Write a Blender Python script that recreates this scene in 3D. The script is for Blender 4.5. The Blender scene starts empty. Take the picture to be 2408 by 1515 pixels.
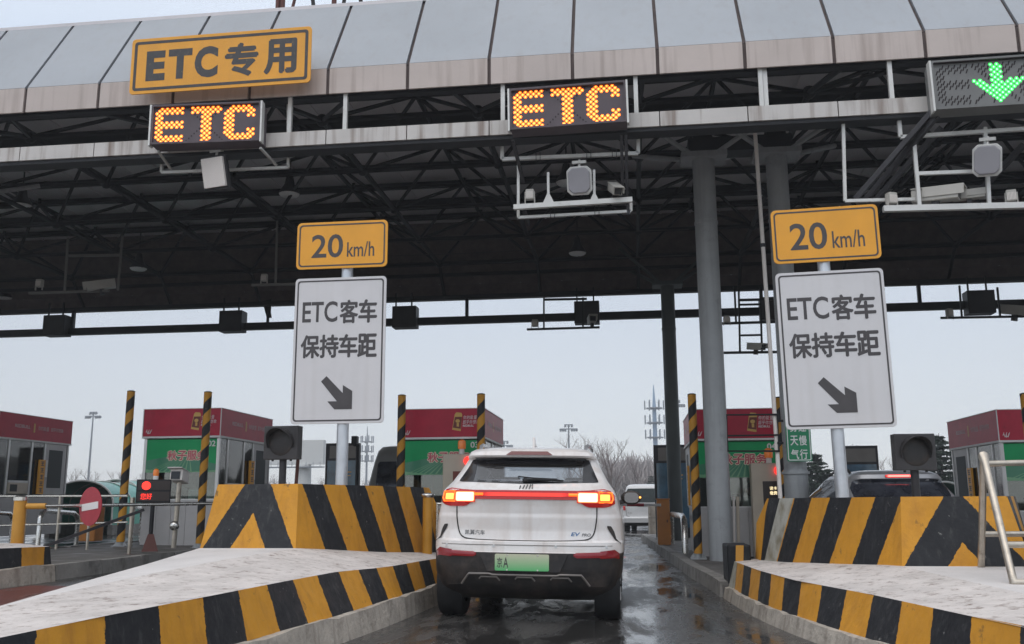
import bpy, bmesh, math, random
from mathutils import Vector, Matrix, Euler
random.seed(7)
S = bpy.context.scene
C = S.collection
PI = math.pi
R = math.radians

# ------------------------------------------------------------------ camera, world, sun, exposure
FPX, PITCH, YAW, ROLL, CAMH = 2213.66, 0.190570, 0.125812, -0.005394, 1.12
_fw = Vector((-math.sin(YAW)*math.cos(PITCH), math.cos(YAW)*math.cos(PITCH), math.sin(PITCH)))
_rt = Vector((math.cos(YAW), math.sin(YAW), 0)); _up = _rt.cross(_fw)
CR = _rt*math.cos(ROLL) + _up*math.sin(ROLL); CU = -_rt*math.sin(ROLL) + _up*math.cos(ROLL)
EYE = Vector((0, 0, CAMH))
cam = bpy.data.cameras.new('camera'); camo = bpy.data.objects.new('camera', cam); C.objects.link(camo)
m = Matrix((CR, CU, -_fw)).transposed().to_4x4(); m.translation = EYE; camo.matrix_world = m
cam.sensor_width = 36; cam.lens = FPX/2408*36; cam.clip_end = 5000; cam.clip_start = .05
S.camera = camo

w = bpy.data.worlds.new('World'); S.world = w; w.use_nodes = True
nt = w.node_tree; nt.nodes.clear()
sky = nt.nodes.new('ShaderNodeTexSky'); sky.sky_type = 'NISHITA'; sky.sun_disc = False
SUN_EL, SUN_AZ = R(60), R(200)
sky.sun_elevation = SUN_EL; sky.sun_rotation = SUN_AZ; sky.dust_density = 1.0; sky.air_density = 1.0
hs = nt.nodes.new('ShaderNodeHueSaturation'); hs.inputs['Saturation'].default_value = .55
b1 = nt.nodes.new('ShaderNodeBackground'); b1.inputs['Strength'].default_value = .05
tc = nt.nodes.new('ShaderNodeTexCoord'); sp = nt.nodes.new('ShaderNodeSeparateXYZ')
cr = nt.nodes.new('ShaderNodeValToRGB')                       # overcast: pale at the horizon, brighter overhead
E_ = cr.color_ramp.elements
E_[0].position = 0.0; E_[0].color = (.75, .765, .785, 1)
E_[1].position = 1.0; E_[1].color = (1.0, 1.02, 1.06, 1)
e = E_.new(.12); e.color = (.71, .75, .80, 1)
e = E_.new(.35); e.color = (.50, .60, .74, 1)
e = E_.new(.6); e.color = (.86, .9, .97, 1)
nz = nt.nodes.new('ShaderNodeTexNoise'); nz.inputs['Scale'].default_value = 2.2; nz.inputs['Detail'].default_value = 3
mx = nt.nodes.new('ShaderNodeMix'); mx.data_type = 'RGBA'; mx.blend_type = 'MULTIPLY'; mx.inputs['Factor'].default_value = .12
b2 = nt.nodes.new('ShaderNodeBackground'); b2.inputs['Strength'].default_value = 1.0
ad = nt.nodes.new('ShaderNodeAddShader'); wo = nt.nodes.new('ShaderNodeOutputWorld')
L = nt.links.new
L(sky.outputs[0], hs.inputs['Color']); L(hs.outputs[0], b1.inputs[0])
L(tc.outputs['Generated'], sp.inputs[0]); L(sp.outputs['Z'], cr.inputs[0])
L(tc.outputs['Generated'], nz.inputs['Vector'])
L(cr.outputs[0], mx.inputs[6]); L(nz.outputs['Fac'], mx.inputs[7]); L(mx.outputs[2], b2.inputs[0])
L(b1.outputs[0], ad.inputs[0]); L(b2.outputs[0], ad.inputs[1]); L(ad.outputs[0], wo.inputs[0])
sl = bpy.data.lights.new('sun', 'SUN'); sl.energy = .8; sl.angle = R(60); sl.color = (1, .95, .88)
so = bpy.data.objects.new('sun', sl); C.objects.link(so)
_sd = Vector((math.sin(SUN_AZ)*math.cos(SUN_EL), math.cos(SUN_AZ)*math.cos(SUN_EL), math.sin(SUN_EL)))
so.rotation_euler = _sd.to_track_quat('Z', 'Y').to_euler()
S.view_settings.view_transform = 'Standard'; S.view_settings.look = 'None'
S.view_settings.exposure = 0.2; S.view_settings.gamma = 1

# ------------------------------------------------------------------ helpers
def ray(x, y): return CR*((x-1204)/FPX) - CU*((y-757.5)/FPX) + _fw
def AY(x, y, Y):                                              # point seen at a pixel of the 2408-wide photo, at depth Y
    d = ray(x, y); return EYE + d*(Y/d.y)
def AZ(x, y, z):
    d = ray(x, y); return EYE + d*((z-CAMH)/d.z)
def G(x): return -.018*(max(-15, min(9, x))+1)                # cross fall of the plaza

def face_out(me, parent):
    """outward normals: open sheets (patches, letters, prints) get their shown side, the one towards the lane, as the front"""
    bm = bmesh.new(); bm.from_mesh(me); bmesh.ops.recalc_face_normals(bm, faces=bm.faces); bm.faces.ensure_lookup_table()
    mw = Matrix()
    r_ = parent
    while r_ is not None and r_.parent: r_ = r_.parent
    if r_ is not None: mw = Matrix.Translation(r_.location) @ r_.rotation_euler.to_matrix().to_4x4()
    mi = mw.to_3x3(); seen = set(); flip = []
    for f0 in bm.faces:
        if f0.index in seen: continue
        isl = [f0]; seen.add(f0.index); st = [f0]; nb = ne = 0
        while st:
            f = st.pop()
            for e in f.edges:
                ne += 1; nb += len(e.link_faces) < 2
                for g in e.link_faces:
                    if g.index not in seen: seen.add(g.index); st.append(g); isl.append(g)
        if nb > .02*ne:
            d = sum(((mi @ f.normal).dot((Vector((0, 0, 1.12)) - mw @ f.calc_center_median()).normalized())*f.calc_area() for f in isl))
            if d < 0: flip += isl
    if flip: bmesh.ops.reverse_faces(bm, faces=flip)
    bm.to_mesh(me); bm.free()

class MB:
    def __init__(s): s.v = []; s.f = []; s.uv = {}
    def add(s, vs, fs):
        o = len(s.v); s.v += [Vector(v) for v in vs]; s.f += [tuple(i+o for i in f) for f in fs]; return o
    def box(s, c, d, rot=None):
        c = Vector(c); hx, hy, hz = d[0]/2, d[1]/2, d[2]/2
        vs = [Vector((x, y, z)) for x in (-hx, hx) for y in (-hy, hy) for z in (-hz, hz)]
        if rot is not None:
            q = rot if isinstance(rot, Matrix) else Euler(rot).to_matrix()
            vs = [q @ v for v in vs]
        s.add([v+c for v in vs], [(0, 1, 3, 2), (4, 6, 7, 5), (0, 4, 5, 1), (2, 3, 7, 6), (0, 2, 6, 4), (1, 5, 7, 3)]); return s
    def bb(s, a, b):
        return s.box([(a[i]+b[i])/2 for i in range(3)], [abs(b[i]-a[i]) for i in range(3)])
    def tube(s, pts, r, n=8, cap=True, close=False):
        pts = [Vector(p) for p in pts]; k = len(pts); rings = []
        rr = r if isinstance(r, (list, tuple)) else [r]*k
        up = None
        for i, p in enumerate(pts):
            a = pts[i-1] if (i > 0 or close) else p; b = pts[(i+1) % k] if (i < k-1 or close) else p
            d = (b-a)
            if i > 0 and (i < k-1 or close):
                d = (p-a).normalized() + (b-p).normalized()
            if d.length < 1e-9: d = Vector((0, 0, 1))
            d.normalize()
            if up is None or abs(up.dot(d)) > .98: up = Vector((0, 0, 1)) if abs(d.z) < .9 else Vector((1, 0, 0))
            u = up.cross(d).normalized(); v = d.cross(u).normalized(); up = v
            sc = 1
            if 0 < i < k-1:
                c1 = (p-a).normalized().dot(d); sc = min(1/max(c1, .5), 1.5)
            rings.append([p + (u*math.cos(2*PI*(j+.5)/n) + v*math.sin(2*PI*(j+.5)/n))*rr[i]*(sc if n > 4 else sc) for j in range(n)])
        vs = [q for rg in rings for q in rg]; fs = []
        for i in range(k if close else k-1):
            for j in range(n):
                i2 = (i+1) % k
                fs.append((i*n+j, i*n+(j+1) % n, i2*n+(j+1) % n, i2*n+j))
        if cap and not close: fs += [tuple(range(n-1, -1, -1)), tuple((k-1)*n+j for j in range(n))]
        s.add(vs, fs); return s
    def bar(s, a, b, w, h=None):                              # square tube
        return s.tube([a, b], (w if h is None else (w+h)/2)*.7071, 4)
    def cyl(s, a, b, r, n=16, r2=None): return s.tube([a, b], [r, r if r2 is None else r2], n)
    def sph(s, c, r, n=10, m=6, sc=(1, 1, 1)):
        vs = []; fs = []
        for i in range(m+1):
            t = PI*i/m
            for j in range(n):
                p = 2*PI*j/n
                vs.append(Vector((math.sin(t)*math.cos(p)*r*sc[0], math.sin(t)*math.sin(p)*r*sc[1], math.cos(t)*r*sc[2]))+Vector(c))
        for i in range(m):
            for j in range(n): fs.append((i*n+j, (i+1)*n+j, (i+1)*n+(j+1) % n, i*n+(j+1) % n))
        s.add(vs, fs); return s
    def lathe(s, c, prof, n=20, axis='z'):
        vs = []; fs = []; c = Vector(c)
        for r, h in prof:
            for j in range(n):
                a = 2*PI*j/n; x, y = r*math.cos(a), r*math.sin(a)
                vs.append(c + (Vector((x, y, h)) if axis == 'z' else Vector((x, h, y)) if axis == 'y' else Vector((h, x, y))))
        for i in range(len(prof)-1):
            for j in range(n):
                q = (i*n+j, i*n+(j+1) % n, (i+1)*n+(j+1) % n, (i+1)*n+j)
                fs.append(q if axis != 'y' else q[::-1])
        s.add(vs, fs); return s
    def prism(s, poly, y0, y1, plane='xz'):                   # polygon (2-D) extruded along the missing axis
        def P(a, b, t): return {'xz': (a, t, b), 'xy': (a, b, t), 'yz': (t, a, b)}[plane]
        n = len(poly)
        s.add([P(a, b, y0) for a, b in poly] + [P(a, b, y1) for a, b in poly],
              [tuple(range(n)), tuple(range(2*n-1, n-1, -1))] + [(i, n+i, n+(i+1) % n, (i+1) % n) for i in range(n)]); return s
    def quad(s, a, b, c, d): s.add([a, b, c, d], [(0, 1, 2, 3)]); return s
    def grid(s, rows, closed=False):                          # rows: list of equal-length lists of points
        n = len(rows[0]); fs = []
        for i in range(len(rows)-1):
            for j in range(n if closed else n-1): fs.append((i*n+j, i*n+(j+1) % n, (i+1)*n+(j+1) % n, (i+1)*n+j))
        return s.add([p for r_ in rows for p in r_], fs)
    def build(s, name, mat, parent=None, world=False, smooth=None, bevel=0, uvf=None, fix=True):
        me = bpy.data.meshes.new(name)
        o0 = Vector((0, 0, 0))
        if world and parent is not None:
            r_ = parent
            while r_.parent: r_ = r_.parent
            o0 = r_.location
        me.from_pydata([v-o0 for v in s.v], [], s.f)
        if fix:
            face_out(me, parent)
        if mat: me.materials.append(mat)
        if uvf:
            ul = me.uv_layers.new(name='UVMap')
            for p in me.polygons:
                vv = [me.vertices[i].co for i in p.vertices]
                uvs = uvf(vv)
                for li, u in zip(p.loop_indices, uvs): ul.data[li].uv = u
        if smooth is not None:
            me.shade_smooth()
            if smooth < 179: me.set_sharp_from_angle(angle=R(smooth))
        ob = bpy.data.objects.new(name, me); C.objects.link(ob)
        if parent is not None: ob.parent = parent
        if bevel:
            b = ob.modifiers.new('bevel', 'BEVEL'); b.width = bevel; b.segments = 2; b.limit_method = 'ANGLE'; b.angle_limit = R(40)
        return ob

def rrect(w, h, r, n=6, cx=0, cz=0):
    out = []
    for (sx, sz, a0) in ((1, 1, 0), (-1, 1, 90), (-1, -1, 180), (1, -1, 270)):
        for i in range(n+1):
            a = R(a0+90*i/n); out.append((cx+sx*(w/2-r)+r*math.cos(a), cz+sz*(h/2-r)+r*math.sin(a)))
    return out
def ring(mb, outer, inner, y0, y1):                           # frame between two outlines of equal length
    n = len(outer)
    vs = [(a, y0, b) for a, b in outer]+[(a, y0, b) for a, b in inner]+[(a, y1, b) for a, b in outer]+[(a, y1, b) for a, b in inner]
    fs = []
    for i in range(n):
        j = (i+1) % n
        fs += [(i, j, n+j, n+i), (2*n+i, 3*n+i, 3*n+j, 2*n+j), (i, 2*n+i, 2*n+j, j), (n+i, n+j, 3*n+j, 3*n+i)]
    mb.add(vs, fs)

def thing(name, label, cat, loc=(0, 0, 0), group=None, rot=(0, 0, 0)):
    o = bpy.data.objects.new(name, None); C.objects.link(o); o.empty_display_size = .2
    o.location = loc; o.rotation_euler = rot; o['label'] = label; o['category'] = cat
    if group: o['group'] = group
    return o
def tag(o, label, cat, group=None, kind=None):
    if label: o['label'] = label
    if cat: o['category'] = cat
    if group: o['group'] = group
    if kind: o['kind'] = kind
    return o
def dup(root, loc, label, group=None, rot=None, scale=None):
    r_ = root.copy(); C.objects.link(r_); r_.location = loc; r_['label'] = label
    if rot is not None: r_.rotation_euler = rot
    if scale is not None: r_.scale = scale
    if group: r_['group'] = group
    for ch in list(root.children):
        c = ch.copy(); C.objects.link(c); c.parent = r_
        for g in list(ch.children):
            d = g.copy(); C.objects.link(d); d.parent = c
    return r_

_tc = bpy.data.curves.new('letters', 'FONT'); _to = bpy.data.objects.new('letters', _tc); C.objects.link(_to)
def text_mesh(body, bold=0.0, shear=0.0):
    _tc.body = body; _tc.size = 1; _tc.offset = bold; _tc.shear = shear; _tc.fill_mode = 'FRONT'; _tc.resolution_u = 4
    _tc.dimensions = '2D'
    bpy.context.view_layer.update()
    dg = bpy.context.evaluated_depsgraph_get()
    me = bpy.data.meshes.new_from_object(_to.evaluated_get(dg))
    vs = [v.co.copy() for v in me.vertices]; fs = [tuple(p.vertices) for p in me.polygons]
    bpy.data.meshes.remove(me)
    return vs, fs
def text(mb, body, x0, z0, wd, ht, y, bold=0.0, shear=0.0, per=False, gap=.08, M=None):
    """writes body into the box (x0,z0)-(x0+wd,z0+ht) of the plane at y (facing -y)"""
    if per:
        n = len(body); cw = wd/(n+gap*(n-1))
        for i, ch in enumerate(body): text(mb, ch, x0+i*cw*(1+gap), z0, cw, ht, y, bold, shear, M=M)
        return
    vs, fs = text_mesh(body, bold, shear)
    if not vs: return
    ax, bx = min(v.x for v in vs), max(v.x for v in vs); az, bz = min(v.y for v in vs), max(v.y for v in vs)
    sx = wd/max(bx-ax, 1e-6); sz = ht/max(bz-az, 1e-6)
    out = [Vector((x0+(v.x-ax)*sx, y, z0+(v.y-az)*sz)) for v in vs]
    if M is not None: out = [M @ v for v in out]
    mb.add(out, fs)

def textb(mb, s_, x0, z0, wd, ht, y, r=.006, **k):             # bold by overprinting, each pass a hair in front
    for i, (dx, dz) in enumerate(((0, 0), (r, 0), (-r, 0), (0, r), (0, -r), (r*.7, r*.7), (-r*.7, -r*.7))): text(mb, s_, x0+dx, z0+dz, wd, ht, y-.00015*i, **k)

# ------------------------------------------------------------------ materials
def nd(nt, t, **k):
    n = nt.nodes.new(t)
    for a, b in k.items(): setattr(n, a, b)
    return n
MATS = {}
def mat(name, col, rough=.6, metal=0, var=.0, vscale=3.0, bump=0, bscale=30, dirt=0, dcol=(.1, .08, .06), dscale=1.5, dthr=.55,
        streak=0, scol=(.12, .09, .07), spec=.5, emit=None, es=0, trans=0, rvar=0, coat=0, alpha=1, ior=1.45, coords='Object', inner=None):
    m = bpy.data.materials.new(name); m.use_nodes = True; nt = m.node_tree; b = nt.nodes['Principled BSDF']; l = nt.links.new
    b.inputs['Base Color'].default_value = (*col, 1); b.inputs['Roughness'].default_value = rough; b.inputs['Metallic'].default_value = metal
    b.inputs['Specular IOR Level'].default_value = spec; b.inputs['Transmission Weight'].default_value = trans; b.inputs['IOR'].default_value = ior
    b.inputs['Coat Weight'].default_value = coat; b.inputs['Alpha'].default_value = alpha
    if emit: b.inputs['Emission Color'].default_value = (*emit, 1); b.inputs['Emission Strength'].default_value = es
    tcn = nd(nt, 'ShaderNodeTexCoord'); src = tcn.outputs[coords] if coords != 'World' else nd(nt, 'ShaderNodeNewGeometry').outputs['Position']
    c = None
    if var:
        n = nd(nt, 'ShaderNodeTexNoise'); n.inputs['Scale'].default_value = vscale; n.inputs['Detail'].default_value = 6; n.inputs['Roughness'].default_value = .62
        l(src, n.inputs['Vector'])
        rp = nd(nt, 'ShaderNodeMapRange'); rp.inputs['From Min'].default_value = .28; rp.inputs['From Max'].default_value = .72
        rp.inputs['To Min'].default_value = 1-var; rp.inputs['To Max'].default_value = 1+var
        l(n.outputs['Fac'], rp.inputs['Value'])
        mx = nd(nt, 'ShaderNodeMix', data_type='RGBA', blend_type='MULTIPLY'); mx.inputs['Factor'].default_value = 1
        mx.inputs[6].default_value = (*col, 1); l(rp.outputs[0], mx.inputs[7]); c = mx.outputs[2]
    def layer(c, fac, dc):
        mx = nd(nt, 'ShaderNodeMix', data_type='RGBA'); l(fac, mx.inputs['Factor'])
        if c is None: mx.inputs[6].default_value = (*col, 1)
        else: l(c, mx.inputs[6])
        mx.inputs[7].default_value = (*dc, 1); return mx.outputs[2]
    if dirt:
        n = nd(nt, 'ShaderNodeTexNoise'); n.inputs['Scale'].default_value = dscale; n.inputs['Detail'].default_value = 9; n.inputs['Roughness'].default_value = .7
        l(src, n.inputs['Vector'])
        rp = nd(nt, 'ShaderNodeMapRange'); rp.inputs['From Min'].default_value = dthr; rp.inputs['From Max'].default_value = dthr+.16
        rp.inputs['To Max'].default_value = dirt; l(n.outputs['Fac'], rp.inputs['Value']); c = layer(c, rp.outputs[0], dcol)
    if streak:
        mp = nd(nt, 'ShaderNodeMapping'); mp.inputs['Scale'].default_value = (9, 9, .5); l(src, mp.inputs['Vector'])
        n = nd(nt, 'ShaderNodeTexNoise'); n.inputs['Scale'].default_value = 1.0; n.inputs['Detail'].default_value = 5; l(mp.outputs[0], n.inputs['Vector'])
        rp = nd(nt, 'ShaderNodeMapRange'); rp.inputs['From Min'].default_value = .5; rp.inputs['From Max'].default_value = .75
        rp.inputs['To Max'].default_value = streak; l(n.outputs['Fac'], rp.inputs['Value']); c = layer(c, rp.outputs[0], scol)
    if c is not None: l(c, b.inputs['Base Color'])
    if rvar:
        n = nd(nt, 'ShaderNodeTexNoise'); n.inputs['Scale'].default_value = vscale*1.7; n.inputs['Detail'].default_value = 4; l(src, n.inputs['Vector'])
        rp = nd(nt, 'ShaderNodeMapRange'); rp.inputs['From Min'].default_value = .3; rp.inputs['From Max'].default_value = .7
        rp.inputs['To Min'].default_value = max(0.02, rough-rvar); rp.inputs['To Max'].default_value = min(1, rough+rvar); l(n.outputs['Fac'], rp.inputs['Value']); l(rp.outputs[0], b.inputs['Roughness'])
    if bump:
        n = nd(nt, 'ShaderNodeTexNoise'); n.inputs['Scale'].default_value = bscale; n.inputs['Detail'].default_value = 6; l(src, n.inputs['Vector'])
        bp = nd(nt, 'ShaderNodeBump'); bp.inputs['Strength'].default_value = bump; bp.inputs['Distance'].default_value = .02; l(n.outputs['Fac'], bp.inputs['Height']); l(bp.outputs[0], b.inputs['Normal'])
    if inner:                                                 # the inside face of a thin shell has its own lining colour
        g = nd(nt, 'ShaderNodeNewGeometry'); old = b.inputs['Base Color'].links[0].from_socket if b.inputs['Base Color'].links else None
        mx = nd(nt, 'ShaderNodeMix', data_type='RGBA'); l(g.outputs['Backfacing'], mx.inputs['Factor'])
        if old: l(old, mx.inputs[6])
        else: mx.inputs[6].default_value = (*col, 1)
        mx.inputs[7].default_value = (*inner, 1); l(mx.outputs[2], b.inputs['Base Color'])
    MATS[name] = m; return m

def stripe_mat(name, ca, cb, wear=.5, rough=.45, wob=.02, seed=0, scuff=.36):
    """two-colour painted stripes: the band index is uv.x + uv.y"""
    m = bpy.data.materials.new(name); m.use_nodes = True; nt = m.node_tree; b = nt.nodes['Principled BSDF']; l = nt.links.new; b.inputs['Specular IOR Level'].default_value = .28
    uv = nd(nt, 'ShaderNodeUVMap'); geo = nd(nt, 'ShaderNodeNewGeometry'); sp = nd(nt, 'ShaderNodeSeparateXYZ'); l(uv.outputs[0], sp.inputs[0])
    a = nd(nt, 'ShaderNodeMath', operation='ADD'); l(sp.outputs[0], a.inputs[0]); l(sp.outputs[1], a.inputs[1])
    n = nd(nt, 'ShaderNodeTexNoise'); n.inputs['Scale'].default_value = 14; n.inputs['Detail'].default_value = 9; n.inputs['Roughness'].default_value = .7; l(geo.outputs['Position'], n.inputs['Vector'])
    w_ = nd(nt, 'ShaderNodeMath', operation='MULTIPLY_ADD'); l(n.outputs['Fac'], w_.inputs[0]); w_.inputs[1].default_value = wob; l(a.outputs[0], w_.inputs[2])
    fr = nd(nt, 'ShaderNodeMath', operation='FRACT'); l(w_.outputs[0], fr.inputs[0])
    gt = nd(nt, 'ShaderNodeMath', operation='GREATER_THAN'); gt.inputs[1].default_value = .5; l(fr.outputs[0], gt.inputs[0])
    def noise(sc, det, lo, hi, to, vec=None, dist=0):
        q = nd(nt, 'ShaderNodeTexNoise'); q.inputs['Scale'].default_value = sc; q.inputs['Detail'].default_value = det; q.inputs['Roughness'].default_value = .68; q.inputs['Distortion'].default_value = dist
        l(vec or geo.outputs['Position'], q.inputs['Vector'])
        rp = nd(nt, 'ShaderNodeMapRange'); rp.inputs['From Min'].default_value = lo; rp.inputs['From Max'].default_value = hi; rp.inputs['To Max'].default_value = to
        l(q.outputs['Fac'], rp.inputs['Value']); return rp.outputs[0]
    def mixc(f, c1, c2):
        mx = nd(nt, 'ShaderNodeMix', data_type='RGBA')
        for v, s_ in ((f, mx.inputs['Factor']), (c1, mx.inputs[6]), (c2, mx.inputs[7])):
            if isinstance(v, tuple): s_.default_value = (*v, 1)
            else: l(v, s_)
        return mx.outputs[2]
    mp = nd(nt, 'ShaderNodeMapping'); mp.inputs['Scale'].default_value = (6, 6, 1.2); l(geo.outputs['Position'], mp.inputs['Vector'])
    ya = mixc(noise(2.5, 5, .35, .7, .6), ca, tuple(x*.72 for x in ca))
    ya = mixc(noise(8, 9, .62, .67, min(1, wear*1.5)), ya, (.11, .075, .035))
    ya = mixc(noise(1.6, 8, .48, .74, wear*1.1, mp.outputs[0]), ya, (ca[0]*.5, ca[1]*.45, ca[2]*.8))
    bk = mixc(noise(5, 8, .45, .8, scuff*.3, None, 1.5), cb, (.13, .13, .13))
    bk = mixc(noise(13, 9, .645, .68, scuff*1.3), bk, (.40, .39, .36))
    bk = mixc(noise(2.6, 9, .54, .72, scuff*.7, mp.outputs[0]), bk, (.16, .155, .145))
    c = mixc(gt.outputs[0], bk, ya); l(c, b.inputs['Base Color'])
    l(noise(6, 4, .3, .7, .35), b.inputs['Roughness'])
    rr = nd(nt, 'ShaderNodeMath', operation='ADD'); l(noise(6, 4, .3, .7, .3), rr.inputs[0]); rr.inputs[1].default_value = rough; l(rr.outputs[0], b.inputs['Roughness'])
    q = nd(nt, 'ShaderNodeTexNoise'); q.inputs['Scale'].default_value = 22; q.inputs['Detail'].default_value = 8; l(geo.outputs['Position'], q.inputs['Vector'])
    bp = nd(nt, 'ShaderNodeBump'); bp.inputs['Strength'].default_value = .35; bp.inputs['Distance'].default_value = .012; l(q.outputs['Fac'], bp.inputs['Height']); l(bp.outputs[0], b.inputs['Normal'])
    MATS[name] = m; return m
def thin_glass(name, tint, mix=.12):
    m = bpy.data.materials.new(name); m.use_nodes = True; nt = m.node_tree; nt.nodes.clear(); l = nt.links.new
    tr = nd(nt, 'ShaderNodeBsdfTransparent'); tr.inputs[0].default_value = (*tint, 1); gl_ = nd(nt, 'ShaderNodeBsdfGlossy'); gl_.inputs['Roughness'].default_value = .04
    fr = nd(nt, 'ShaderNodeFresnel'); fr.inputs[0].default_value = 1.5; a = nd(nt, 'ShaderNodeMath', operation='ADD'); a.inputs[1].default_value = mix*.3; l(fr.outputs[0], a.inputs[0])
    mx = nd(nt, 'ShaderNodeMixShader'); l(a.outputs[0], mx.inputs[0]); l(tr.outputs[0], mx.inputs[1]); l(gl_.outputs[0], mx.inputs[2])
    o = nd(nt, 'ShaderNodeOutputMaterial'); l(mx.outputs[0], o.inputs[0]); MATS[name] = m
thin_glass('tinted_glass', (.55, .6, .68), .3)
thin_glass('clear_glass', (.8, .84, .85), .2)
M = MATS
YEL = (.60, .275, .026)
stripe_mat('block_stripes', YEL, (.014, .015, .018), wob=.07)
stripe_mat('post_stripes', (.60, .28, .025), (.012, .012, .014), wear=.25, scuff=.15, wob=.0, rough=.35)
mat('yellow_paint', (.52, .25, .03), .45, var=.12, dirt=.6, dcol=(.2, .12, .04), dscale=6, dthr=.6)
mat('galvanised', (.55, .57, .6), .38, .75, var=.12, vscale=5, rvar=.1)
mat('stainless', (.62, .6, .56), .25, .95, var=.1, vscale=8, rvar=.08)
mat('old_stainless', (.5, .45, .38), .35, .8, var=.2, vscale=10, dirt=.6, dcol=(.2, .14, .09), dscale=9)
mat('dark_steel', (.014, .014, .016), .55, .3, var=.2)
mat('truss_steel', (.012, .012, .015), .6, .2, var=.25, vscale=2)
mat('deck_metal', (.62, .59, .60), .55, .2, var=.12, vscale=.6)
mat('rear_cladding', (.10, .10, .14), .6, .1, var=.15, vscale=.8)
mat('fascia_pink', (.52, .445, .405), .42, 0, var=.09, vscale=.8, streak=.42, scol=(.2, .14, .11), coords='World', bump=.02, bscale=2)
mat('mansard_blue', (.30, .32, .345), .4, .1, var=.10, vscale=.35, streak=.18, scol=(.24, .215, .195), coords='World')
mat('beam_white', (.55, .52, .49), .45, 0, var=.08, vscale=2, streak=.8, scol=(.13, .07, .04), coords='World')
mat('seam_dark', (.10, .075, .07), .8, var=.3, vscale=4)
mat('column_grey', (.36, .37, .375), .5, .1, var=.12, vscale=2.5, dirt=.5, dcol=(.1, .1, .1), dscale=2.5, dthr=.55, streak=.3, scol=(.1, .095, .09))
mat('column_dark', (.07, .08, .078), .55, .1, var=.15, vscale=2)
mat('white_tube', (.62, .61, .58), .4, .2, var=.08, dirt=.3, dscale=4)
mat('concrete', (.27, .255, .235), .8, var=.25, vscale=2.5, bump=.5, bscale=18, dirt=.65, dcol=(.1, .09, .08), dscale=3, dthr=.5, coords='World')
mat('kerb_concrete', (.42, .375, .32), .8, var=.25, vscale=4, bump=.6, bscale=22, dirt=.7, dcol=(.13, .11, .09), dscale=5, dthr=.53, streak=.6, coords='World')
mat('island_top', (.13, .12, .11), .6, var=.3, vscale=1.5, bump=.3, bscale=25, rvar=.2, coords='World')
mat('ramp_rough', (.56, .515, .485), .85, var=.18, vscale=3, bump=1.0, bscale=14, dirt=1.0, dcol=(.17, .12, .095), dscale=10, dthr=.535, coords='World')
mat('ramp_white', (.59, .56, .54), .8, var=.12, vscale=1.4, bump=.5, bscale=16, dirt=.5, dcol=(.36, .30, .27), dscale=4, dthr=.57, coords='World')
mat('rubber', (.012, .012, .013), .75, var=.3, vscale=12)
mat('black_plastic', (.022, .02, .02), .5, var=.25, vscale=5, dirt=.6, dcol=(.09, .07, .06), dscale=3, dthr=.45)
mat('dark_metal', (.035, .033, .036), .5, .3, var=.2)
mat('sign_yellow', (.78, .345, .022), .4, var=.08, vscale=2, coat=.1, streak=.12, scol=(.5, .24, .05))
mat('sign_white', (.62, .605, .61), .4, var=.06, vscale=1.5, streak=.16, scol=(.42, .39, .36), dirt=.15, dcol=(.45, .4, .36), dscale=3)
mat('sign_green', (.012, .23, .10), .4, var=.08)
mat('letter_dark', (.062, .056, .058), .5, var=.15, vscale=8)
mat('letter_worn', (.05, .048, .05), .5, var=.2, vscale=8, dirt=.7, dcol=(.34, .23, .08), dscale=13, dthr=.6)
mat('letter_white', (.75, .75, .72), .5)
mat('sign_rim', (.62, .62, .62), .4, .3)
mat('led_board', (.095, .075, .085), .6, var=.15)
mat('led_board_grey', (.17, .17, .165), .55, var=.1)
mat('led_hole', (.02, .012, .014), .7)
mat('led_amber', (.9, .4, .05), .4, emit=(1, .12, .0), es=2.0)
mat('led_core', (1, .8, .3), .4, emit=(1, .27, .035), es=2.8)
mat('led_green', (.1, .9, .2), .4, emit=(.01, 1, .06), es=1.4)
mat('led_green_core', (.6, 1, .7), .4, emit=(.2, 1, .3), es=2.2)
mat('led_red', (.9, .1, .05), .4, emit=(1, .015, .012), es=1.7)
mat('led_warm', (1, .9, .6), .4, emit=(1, .8, .45), es=1.6)
mat('camera_shell', (.44, .42, .38), .45, var=.1)
mat('antenna_white', (.78, .72, .67), .45, var=.05)
mat('antenna_grey', (.30, .29, .31), .45, var=.05)
mat('lens', (.01, .01, .012), .1)
mat('lamp_glass', (.9, .9, .88), .5)
mat('cable', (.06, .055, .05), .7)
mat('rust_red', (.10, .035, .028), .6, .2, var=.3)

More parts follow.
